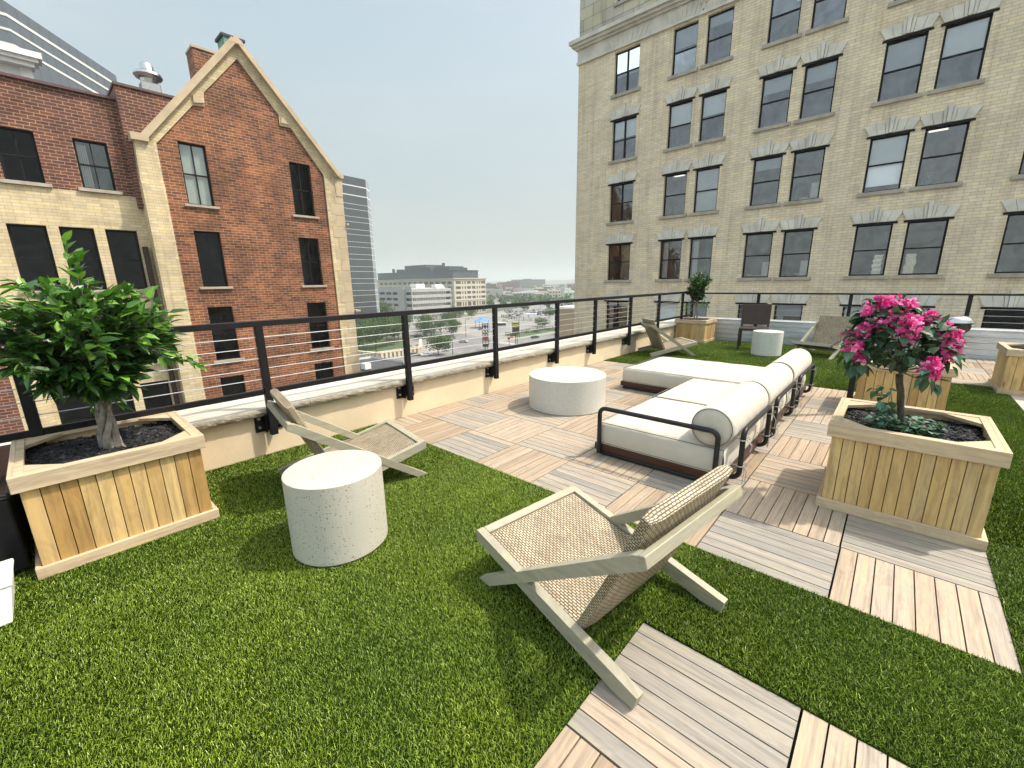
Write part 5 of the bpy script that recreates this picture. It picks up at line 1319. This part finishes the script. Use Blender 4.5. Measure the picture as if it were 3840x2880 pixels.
# ---- cars
def car_mesh_parts(root,paint):
    b=MB(); fn=lambda u,v,q:(u,q,v)
    b.prism([(-2.2,.35),(2.2,.35),(2.25,.62),(2.1,.86),(1.15,.95),(-1.65,.98),(-2.2,.9),(-2.28,.6)],fn,-.88,.88); b.build('body',paint,root,bevel=.08,seg=2)
    b=MB(); P=[(-1.62,.96),(1.05,.94),(.35,1.42),(-1.0,1.44)]
    lo=[(u,s*.82,v) for u,v in P[:2] for s in (-1,1)]; 
    vs=[(-1.62,-.8,.96),(1.05,-.8,.94),(1.05,.8,.94),(-1.62,.8,.96),(-1.0,-.62,1.40),(.35,-.62,1.39),(.35,.62,1.39),(-1.0,.62,1.40)]
    b.mesh(vs,[(0,1,5,4),(1,2,6,5),(2,3,7,6),(3,0,4,7),(0,3,2,1)]); b.build('windows',M['wind'],root)
    b=MB(); b.mesh([(-1.02,-.64,1.40),(.37,-.64,1.39),(.37,.64,1.39),(-1.02,.64,1.40),(-.9,-.55,1.46),(.25,-.55,1.45),(.25,.55,1.45),(-.9,.55,1.46)],[(0,3,2,1),(4,5,6,7),(0,1,5,4),(1,2,6,5),(2,3,7,6),(3,0,4,7)]); b.build('roof',paint,root)
    for x in(-1.4,1.38):
        for s in(-1,1):
            b=MB(); b.tube([(x,s*.70,.33),(x,s*.90,.33)],.33,14); b.tube([(x,s*.901,.33),(x,s*.905,.33)],.19,10,1); b.build('wheel',[M['black'],M['steel']],root)
paints={'white':simple('white_car_paint',(.68,.68,.67),.3),'silver':simple('silver_car_paint',(.42,.43,.44),.3,.4),'black':simple('black_car_paint',(.02,.02,.022),.25),'grey':simple('grey_car_paint',(.16,.165,.17),.3,.3),'red':simple('red_car_paint',(.30,.03,.02),.3),'blue':simple('blue_car_paint',(.04,.08,.17),.3)}
def car(label,paint,loc,rz,group=None):
    r=thing('parked_car' if group else 'car',label,'car',loc,rz,group); car_mesh_parts(r,paints[paint]); return r
car('silver saloon car driving between the kerbside tree and the tall parking sign','silver',(-148,131,G),R_(18))
car('black car turning at the junction behind the kerbside tree','black',(-184.5,131,G),R_(100))
car('dark grey car with white roof reflections on the road beside the railing post','grey',(-134.5,93.5,G),R_(62))
car('white car stopped on the road just left of the large kerbside tree','white',(-131,96.5,G),R_(75))
car('dark car at the kerb behind the second dark parking sign, near the fence','black',(-130,163,G),R_(80))
car('dark car crossing the empty parking lot behind the parking sign','grey',(-178,172,G),R_(60))
car('dark car parked alone by the far hedge of the empty lot','black',(-206,222,G),R_(40))
car('white car parked at the lot edge behind the parking sign','white',(-170,170,G),R_(50))
protos={p:None for p in paints}
rs=random.Random(12); cnt=0
def inlot(x,y):
    P=[(-236,258),(-186,262),(-165,285),(-170,390),(-292,400),(-316,372),(-300,318)]
    ins=False
    for k in range(len(P)):
        (x1,y1),(x2,y2)=P[k],P[(k+1)%len(P)]
        if (y1>y)!=(y2>y) and x<(x2-x1)*(y-y1)/(y2-y1)+x1: ins=not ins
    return ins
ax=Vector((-.72,.69,0)); ay=Vector((.69,.72,0))
for row in range(12):
    for k in range(24):
        if cnt>=150: break
        p=Vector((-232,262,0))+ax*(row*10.5+(0 if row%2 else 2.2))+ay*(k*3.1-10)
        if not inlot(p.x,p.y) or rs.random()<.14: continue
        col=rs.choices(list(paints),[5,4,4,3,.6,.6])[0]; rz=math.atan2(ax.y,ax.x)+rs.gauss(0,.03)+(math.pi if rs.random()<.4 else 0)
        lab=col+' car parked in the crowded rows of the distant parking lot'
        if protos[col] is None: protos[col]=car(lab,col,(p.x,p.y,G),rz,col+' cars in the crowded parking lot')
        else:
            c=copy_tree(protos[col]); c.location=(p.x,p.y,G); c.rotation_euler=(0,0,rz); c['label']=lab
        cnt+=1

# ---- signs, booth, canopy, poles, fence
def text(root,s,loc,size,m,face_dir,name='letter',ext=.03):
    cu=bpy.data.curves.new(name,'FONT'); cu.body=s; cu.size=size; cu.align_x='CENTER'; cu.align_y='CENTER'; cu.extrude=ext; cu.offset=size*.022
    o=bpy.data.objects.new(name,cu); C.objects.link(o); dg=bpy.context.evaluated_depsgraph_get(); me=bpy.data.meshes.new_from_object(o.evaluated_get(dg)); bpy.data.objects.remove(o)
    me.materials.clear(); me.materials.append(m); o=bpy.data.objects.new(name,me); C.objects.link(o); o.parent=root
    o.location=loc; f=Vector(face_dir).normalized(); r=Vector((0,0,1)).cross(f).normalized(); o.rotation_euler=Matrix((r,Vector((0,0,1)),f)).transposed().to_euler(); return o
redm=simple('sign_red',(.42,.03,.02),.6); ylw=simple('sign_yellow',(.55,.50,.06),.6); blm=simple('sign_black',(.012,.012,.012),.6); wm_=simple('sign_white',(.78,.78,.76),.6)
ps=thing('parking_sign','tall black sign with PARK spelled downwards twice in white letters','sign',(-117.6,116,G),0)
dv=(Vector((CAM.x,CAM.y,0))-Vector((-117.6,116,0))).normalized(); rr_=Vector((0,0,1)).cross(dv)
b=MB(); rot=Matrix((rr_,dv,Vector((0,0,1)))).transposed()
b.obox((0,0,7.3),(2.4,.35,9.6),rot); b.build('panel',blm,ps)
b=MB(); b.obox(tuple(rr_*-.7+Vector((0,0,6.0))),(.14,.14,12),rot,0); b.obox(tuple(rr_*.7+Vector((0,0,6.0))),(.14,.14,12),rot,0); b.build('pole',M['black'],ps)
for s,z in zip('PARK',(11.1,9.75,8.4,7.05)):
    for o in(-.56,.56): text(ps,s,tuple(rr_*o+dv*.19+Vector((0,0,z))),1.45,wm_,dv,'letter')
b=MB()
for o in(-.56,.56): b.obox(tuple(rr_*o+dv*.18+Vector((0,0,5.65))),(.96,.06,1.1),rot)
b.build('red_panel',redm,ps)
b=MB()
for o in(-.56,.56):
    b.obox(tuple(rr_*o+dv*.19+Vector((0,0,4.7))),(.8,.05,.25),rot); b.obox(tuple(rr_*o+dv*.19+Vector((0,0,4.25))),(.9,.05,.2),rot); b.obox(tuple(rr_*o+dv*.19+Vector((0,0,3.8))),(.7,.05,.35),rot)
b.obox(tuple(dv*.19+Vector((0,0,12.2))),(1.5,.3,.8),rot); b.build('white_plate',wm_,ps)
def small_sign(loc,label,sc=1):
    r=thing('parking_sign',label,'sign',loc); d=(Vector((CAM.x,CAM.y,0))-Vector((loc[0],loc[1],0))).normalized(); q=Vector((0,0,1)).cross(d); ro=Matrix((q,d,Vector((0,0,1)))).transposed()
    b=MB(); b.obox((0,0,2.7*sc),(.35,.35,5.4*sc),ro); b.build('pole',M['black'],r)
    b=MB(); b.obox((0,0,8.2*sc),(3.4*sc,.4,5.6*sc),ro); b.build('panel',blm,r)
    b=MB(); b.obox(tuple(d*.22+Vector((0,0,9.6*sc))),(2.9*sc,.06,2.3*sc),ro); b.build('yellow_panel',ylw,r)
    b=MB(); b.obox(tuple(d*.26+Vector((0,0,10.2*sc))),(2.5*sc,.04,.45*sc),ro); b.obox(tuple(d*.26+Vector((0,0,9.3*sc))),(2.3*sc,.04,.3*sc),ro); b.build('black_lettering_bar',blm,r)
    b=MB(); b.obox(tuple(d*.23+Vector((0,0,10.9*sc))),(2.9*sc,.06,.25*sc),ro); b.build('white_strip',wm_,r)
small_sign((-124,141.5,G),'dark sign with a yellow top on a single pole, near the black fence',.92)
small_sign((-226,300,G),'distant dark and yellow sign left of the two among the parked cars',1.0)
small_sign((-196,300,G),'distant dark and yellow sign right of the two among the parked cars',1.0)
cn=thing('canopy_tent','bright blue market canopy in the parking lot','canopy',(-190,184,G))
b=MB(); 
d_=rr_; 
ring=[]; n=8
for k in range(n): a=2*math.pi*k/n; ring.append(Vector((math.cos(a)*5.6,math.sin(a)*5.6,4.6+(.25 if k%2 else 0))))
top=Vector((0,0,6.6))
for k in range(n):
    q=(k+1)%n; m1=(ring[k]+top)/2-Vector((0,0,.35)); m2=(ring[q]+top)/2-Vector((0,0,.35)); b.face([ring[k],ring[q],m2,m1]); b.face([m1,m2,top]); 
bl=simple('blue_canvas',(.06,.24,.62),.8,0,.08,.5); b.build('canvas',bl,cn)
for k in range(4):
    a=2*math.pi*k/4+.4; b=MB(); b.tube([(math.cos(a)*4.6,math.sin(a)*4.6,0),(math.cos(a)*4.6,math.sin(a)*4.6,4.6)],.12,6); b.build('leg',M['black'],cn)
bo=thing('booth','small glass attendant booth with a pale flat roof in the empty lot','kiosk',(-181,192,G),R_(45))
b=MB(); b.box(-3,3,-1.5,1.5,0,1.1); b.build('wall',M['white'],bo); b=MB(); b.box(-2.9,2.9,-1.4,1.4,1.1,2.7); b.build('windows',M['wind'],bo); b=MB(); b.box(-3.5,3.5,-2,2,2.7,3.1); b.build('roof',simple('pale_booth_roof',(.55,.56,.48),.7),bo)
wh=thing('container','white site container standing at the back edge of the empty lot','container',(-210,256,G),R_(40))
b=MB(); b.box(-5,5,-1.5,1.5,.1,3.6); b.build('body',M['white'],wh,bevel=.1); b=MB(); b.box(-2,-.8,-1.53,-1.5,.3,2.6); b.build('door',M['conc'],wh)
def fence(label,pts,h=1.5):
    r=thing('fence',label,'fence',(*pts[0],G)); o=Vector((*pts[0],G)); b=MB(); p2=MB()
    for (x0,y0),(x1,y1) in zip(pts,pts[1:]):
        L=math.hypot(x1-x0,y1-y0)
        for z in(.3,h): b.bar(Vector((x0,y0,G+z))-o,Vector((x1,y1,G+z))-o,.07,.07)
        for k in range(int(L/.8)): 
            f=k*.8/L; p=Vector((x0+(x1-x0)*f,y0+(y1-y0)*f,G))-o; b.box(p.x-.04,p.x+.04,p.y-.04,p.y+.04,0,h)
        for k in range(int(L/6)+1):
            f=min(1,k*6/L); p=Vector((x0+(x1-x0)*f,y0+(y1-y0)*f,G))-o; p2.box(p.x-.12,p.x+.12,p.y-.12,p.y+.12,0,h+.3)
    b.build('railing_bars',M['black'],r); p2.build('posts',M['black'],r)
fence('black iron fence in front of the empty parking lot',[(-143,159),(-150,176),(-153,186),(-149,205)])
fence('black fence between the empty lot and the crowded parking lot',[(-236,250),(-205,234),(-190,236)],2.2)
fence('black fence along the kerb beside the grass verge',[(-192,136),(-160,137)],1.2)
# decorative pale wall of the plaza
pz=thing('garden_wall','pale low wall with many narrow openings along the plaza by the street','wall',(-140,88,G)); b=MB()
for (x0,y0),(x1,y1) in (((-152,78.5),(-140,81.5)),((-140,81.5),(-138.5,99)),((-138.5,99),(-160,115))):
    L=math.hypot(x1-x0,y1-y0); n=int(L/1.7)
    for k in range(n):
        f=(k+.5)/n; x,y=x0+(x1-x0)*f+140,y0+(y1-y0)*f-88; b.box(x-.5,x+.5,y-.5,y+.5,0,2.0)
    b.bar((x0+140,y0-88,2.2),(x1+140,y1-88,2.2),1.1,.4)
b.build('piers',simple('pale_plaza_stone',(.55,.47,.36),.9),pz)
fb=clump('flower_bed',[((-153,82),(-143,85)),((-143,85),(-141,98))],1.3,900,9)
# lamp posts and signals
def lamp(loc,label,h=9,arm=1.6):
    r=thing('street_lamp',label,'street lamp',loc); b=MB(); b.tube([(0,0,0),(0,0,h)],[.13,.08],8); b.tube([(0,0,h-.1),(arm*.7,arm*.7,h+.2)],.05,6); b.build('pole',M['black'],r)
    b=MB(); b.obox((arm*.75,arm*.75,h+.15),(.7,.35,.18),Matrix.Rotation(.78,3,'Z')); b.build('lamp_head',M['black'],r); return r
for loc,l in (((-124.5,104.5,G),'dark street lamp left of the large kerbside tree'),((-176,140,G),'thin street lamp in front of the grey office block'),((-163,146,G),'dark pole between the two rounded trees'),
    ((-138,160,G),'tall dark pole in front of the booth'),((-205,262,G),'tall pale mast among the parked cars'),((-119,137,G),'dark pole right of the yellow topped sign'),((-150,86,G),'slim lamp above the plaza wall'),((-190,128,G),'slim lamp beside the planted trees')):
    lamp(loc,l,9 if 'tall' not in l else 12)
def signal(loc,label):
    r=thing('traffic_signal',label,'traffic light',loc); b=MB(); b.tube([(0,0,0),(0,0,4.2)],.1,6); b.build('pole',M['black'],r); b=MB(); b.box(-.25,.25,-.25,.25,3.4,4.6); b.build('signal_head',M['black'],r)
signal((-129,127,G),'traffic light at the crossing left of the tall parking sign'); signal((-118.5,131,G),'traffic light at the crossing between the two parking signs')
for k,(x,y,l) in enumerate(((-136,150,'orange road barrier nearest the crossing'),(-137,153.5,'orange road barrier farther along the fence'))):
    r=thing('road_barrier',l,'barrier',(x,y,G)); b=MB(); b.box(-.8,.8,-.2,.2,.5,1.3); b.build('board',simple('orange_plastic',(.6,.20,.10),.6),r); b=MB(); b.box(-.6,-.5,-.4,.4,0,.5); b.box(.5,.6,-.4,.4,0,.5); b.build('stand',wm_,r)

# ---- distant city
rsd=random.Random(77)
def far_building(label,x,y,w,d,h,col,rz=0,bands=3,bc='wind',cat='building'):
    r=thing('distant_building',label,cat,(x,y,G),rz); mm=simple('far_wall',col,.9,0,.08,.05)
    b=MB(); b.box(-w/2,w/2,-d/2,d/2,0,h); b.box(-w/2-.4,w/2+.4,-d/2-.4,d/2+.4,h,h+.8)
    b.box(-w*.15,w*.1,-d*.2,d*.2,h+.8,h+3.2); b.build('wall',mm,r)
    b=MB(); n=max(4,int(w/5)); m2=max(3,int(d/5))
    for k in range(bands):
        z=h*(k+.35)/bands; hh=h/bands*.42
        for q in range(n): x0=-w/2+w*(q+.2)/n; b.box(x0,x0+w/n*.55,-d/2-.12,-d/2+.2,z,z+hh)
        for q in range(m2): y0=-d/2+d*(q+.2)/m2; b.box(w/2-.2,w/2+.12,y0,y0+d/m2*.55,z,z+hh)
    b.build('windows',M[bc],r); return r
FB=[('long white low building with two rows of small windows beyond the parking lot',-445,548,70,22,11,(.55,.54,.50),.85,2),
('ornate cream building with an arched roofline beyond the parking lot',-392,533,18,16,14,(.56,.50,.38),.85,3),
('pale green warehouse left of the tall tan office block, beyond the parking lot',-352,520,24,20,12,(.48,.55,.42),.85,2),
('white shed at the right end of the distant low buildings',-330,528,20,14,9,(.6,.6,.58),.85,1),
('dark brown brick warehouse at the left of the distant skyline',-800,800,36,30,24,(.12,.06,.055),.8,4),
('tan narrow brick block beside the dark warehouse in the distance',-768,806,14,26,27,(.40,.27,.17),.8,4),
('dark red brick mill building in the distant skyline',-800,880,52,30,28,(.15,.07,.065),.8,5),
('long dark factory building on the distant skyline',-1010,1210,120,40,36,(.10,.085,.09),.8,4),
('small red brick building left of the distant warehouses',-790,750,30,22,16,(.2,.09,.07),.8,3),
('distant white apartment block right of the dark factory',-760,1010,40,22,20,(.6,.6,.58),.8,4),
('distant pale block near the tan office block corner',-640,960,38,26,22,(.5,.48,.46),.8,4),
('distant grey tower at the right of the skyline',-1150,2100,60,60,110,(.35,.36,.38),.6,8),
('distant brown brick block behind the cream building',-560,850,40,26,20,(.25,.15,.12),.8,4),
('distant cream terrace behind the white low building',-600,760,60,20,13,(.5,.46,.38),.8,2),
('distant long white depot roof on the left of the skyline',-1250,1180,110,50,18,(.62,.63,.62),.8,2),
('distant red brick row behind the parking lot trees',-690,700,50,18,12,(.24,.12,.09),.8,3)]
for a in FB: far_building(*a)
# railway viaduct
vd=thing('viaduct','long dark railway viaduct crossing behind the parking lot','bridge',(-600,640,G),.83)
b=MB(); b.box(-190,190,-4,4,9,11.5); b.build('deck',M['roofdark'],vd); b=MB()
for k in range(26): b.box(-186+k*15,-184+k*15,-3,3,0,9)
b.build('piers',M['conc'],vd)
# far woods and low roofs: masses nobody could count
def woods(name,n,ymin,ymax,seed,size,h,m='citytree'):
    rs=random.Random(seed); b=MB()
    for k in range(n):
        D=rs.uniform(ymin,ymax); a=rs.uniform(R_(-4),R_(24))+0.66; cx,cy=-math.sin(a)*D,math.cos(a)*D
        for q in range(26):
            v=rv(rs); p=Vector((cx+v.x*size,cy+v.y*size,G+h*.5+v.z*h*.5)); u=rv(rs).normalized(); w_=u.cross(rv(rs)).normalized(); s=size*.45
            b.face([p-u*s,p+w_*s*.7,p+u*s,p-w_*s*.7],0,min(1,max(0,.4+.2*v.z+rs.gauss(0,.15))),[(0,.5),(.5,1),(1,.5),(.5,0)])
    return tag(b.build(name,M[m],fixn=False),kind='stuff')
woods('far_trees',170,430,900,3,5.5,10); woods('far_trees',420,900,2600,4,11,15)
def roofs(n,seed):
    rs=random.Random(seed); b=MB()
    for k in range(n):
        D=rs.uniform(650,2600); a=rs.uniform(R_(-4),R_(24))+.66; x,y=-math.sin(a)*D,math.cos(a)*D; w_,d_,h=rs.uniform(10,34),rs.uniform(10,26),rs.uniform(6,17)
        b.obox((x,y,G+h/2),(w_,d_,h),Matrix.Rotation(rs.choice([.8,.8,.5,1.1]),3,'Z'),rs.randint(0,4))
    return tag(b.build('distant_roofs',[simple('fr%d'%k,c,.9) for k,c in enumerate(((.5,.49,.46),(.22,.13,.10),(.32,.32,.32),(.6,.6,.58),(.38,.30,.22)))]),kind='stuff')
roofs(420,5)
def hills():
    b=MB(); n=90; 
    from mathutils import noise as nz
    for k in range(n):
        a0=.45+k*.9/n; a1=.45+(k+1)*.9/n; D=3600
        h0=38+30*nz.noise(Vector((a0*9,0,0)))+12*nz.noise(Vector((a0*40,1,0))); h1=38+30*nz.noise(Vector((a1*9,0,0)))+12*nz.noise(Vector((a1*40,1,0)))
        P=lambda a,D_,z:(-math.sin(a)*D_,math.cos(a)*D_,z)
        b.face([P(a0,D,G-1),P(a1,D,G-1),P(a1,D+500,G+h1),P(a0,D+500,G+h0)]); b.face([P(a0,D+500,G+h0),P(a1,D+500,G+h1),P(a1,D+1300,G-1),P(a0,D+1300,G-1)])
    return tag(b.build('hills',simple('wooded_hill',(.05,.07,.045),.95,0,.3,.01)),kind='structure')
hills()
# haze: one even volume round everything
b=MB(); b.box(-6100,3100,-3100,6600,G-1.2,150)
hz=b.build('haze',[]) if False else None
me=bpy.data.meshes.new('haze'); me.from_pydata(b.v,[],b.f); hz=bpy.data.objects.new('haze',me); C.objects.link(hz)
hm=bpy.data.materials.new('haze_volume'); hm.use_nodes=True; n=hm.node_tree; n.nodes.clear(); pv_=n.nodes.new('ShaderNodeVolumePrincipled'); pv_.inputs['Color'].default_value=(.70,.76,.76,1); pv_.inputs['Density'].default_value=.00034; pv_.inputs['Anisotropy'].default_value=.2
o_=n.nodes.new('ShaderNodeOutputMaterial'); n.links.new(pv_.outputs[0],o_.inputs['Volume']); me.materials.append(hm); tag(hz,kind='stuff')
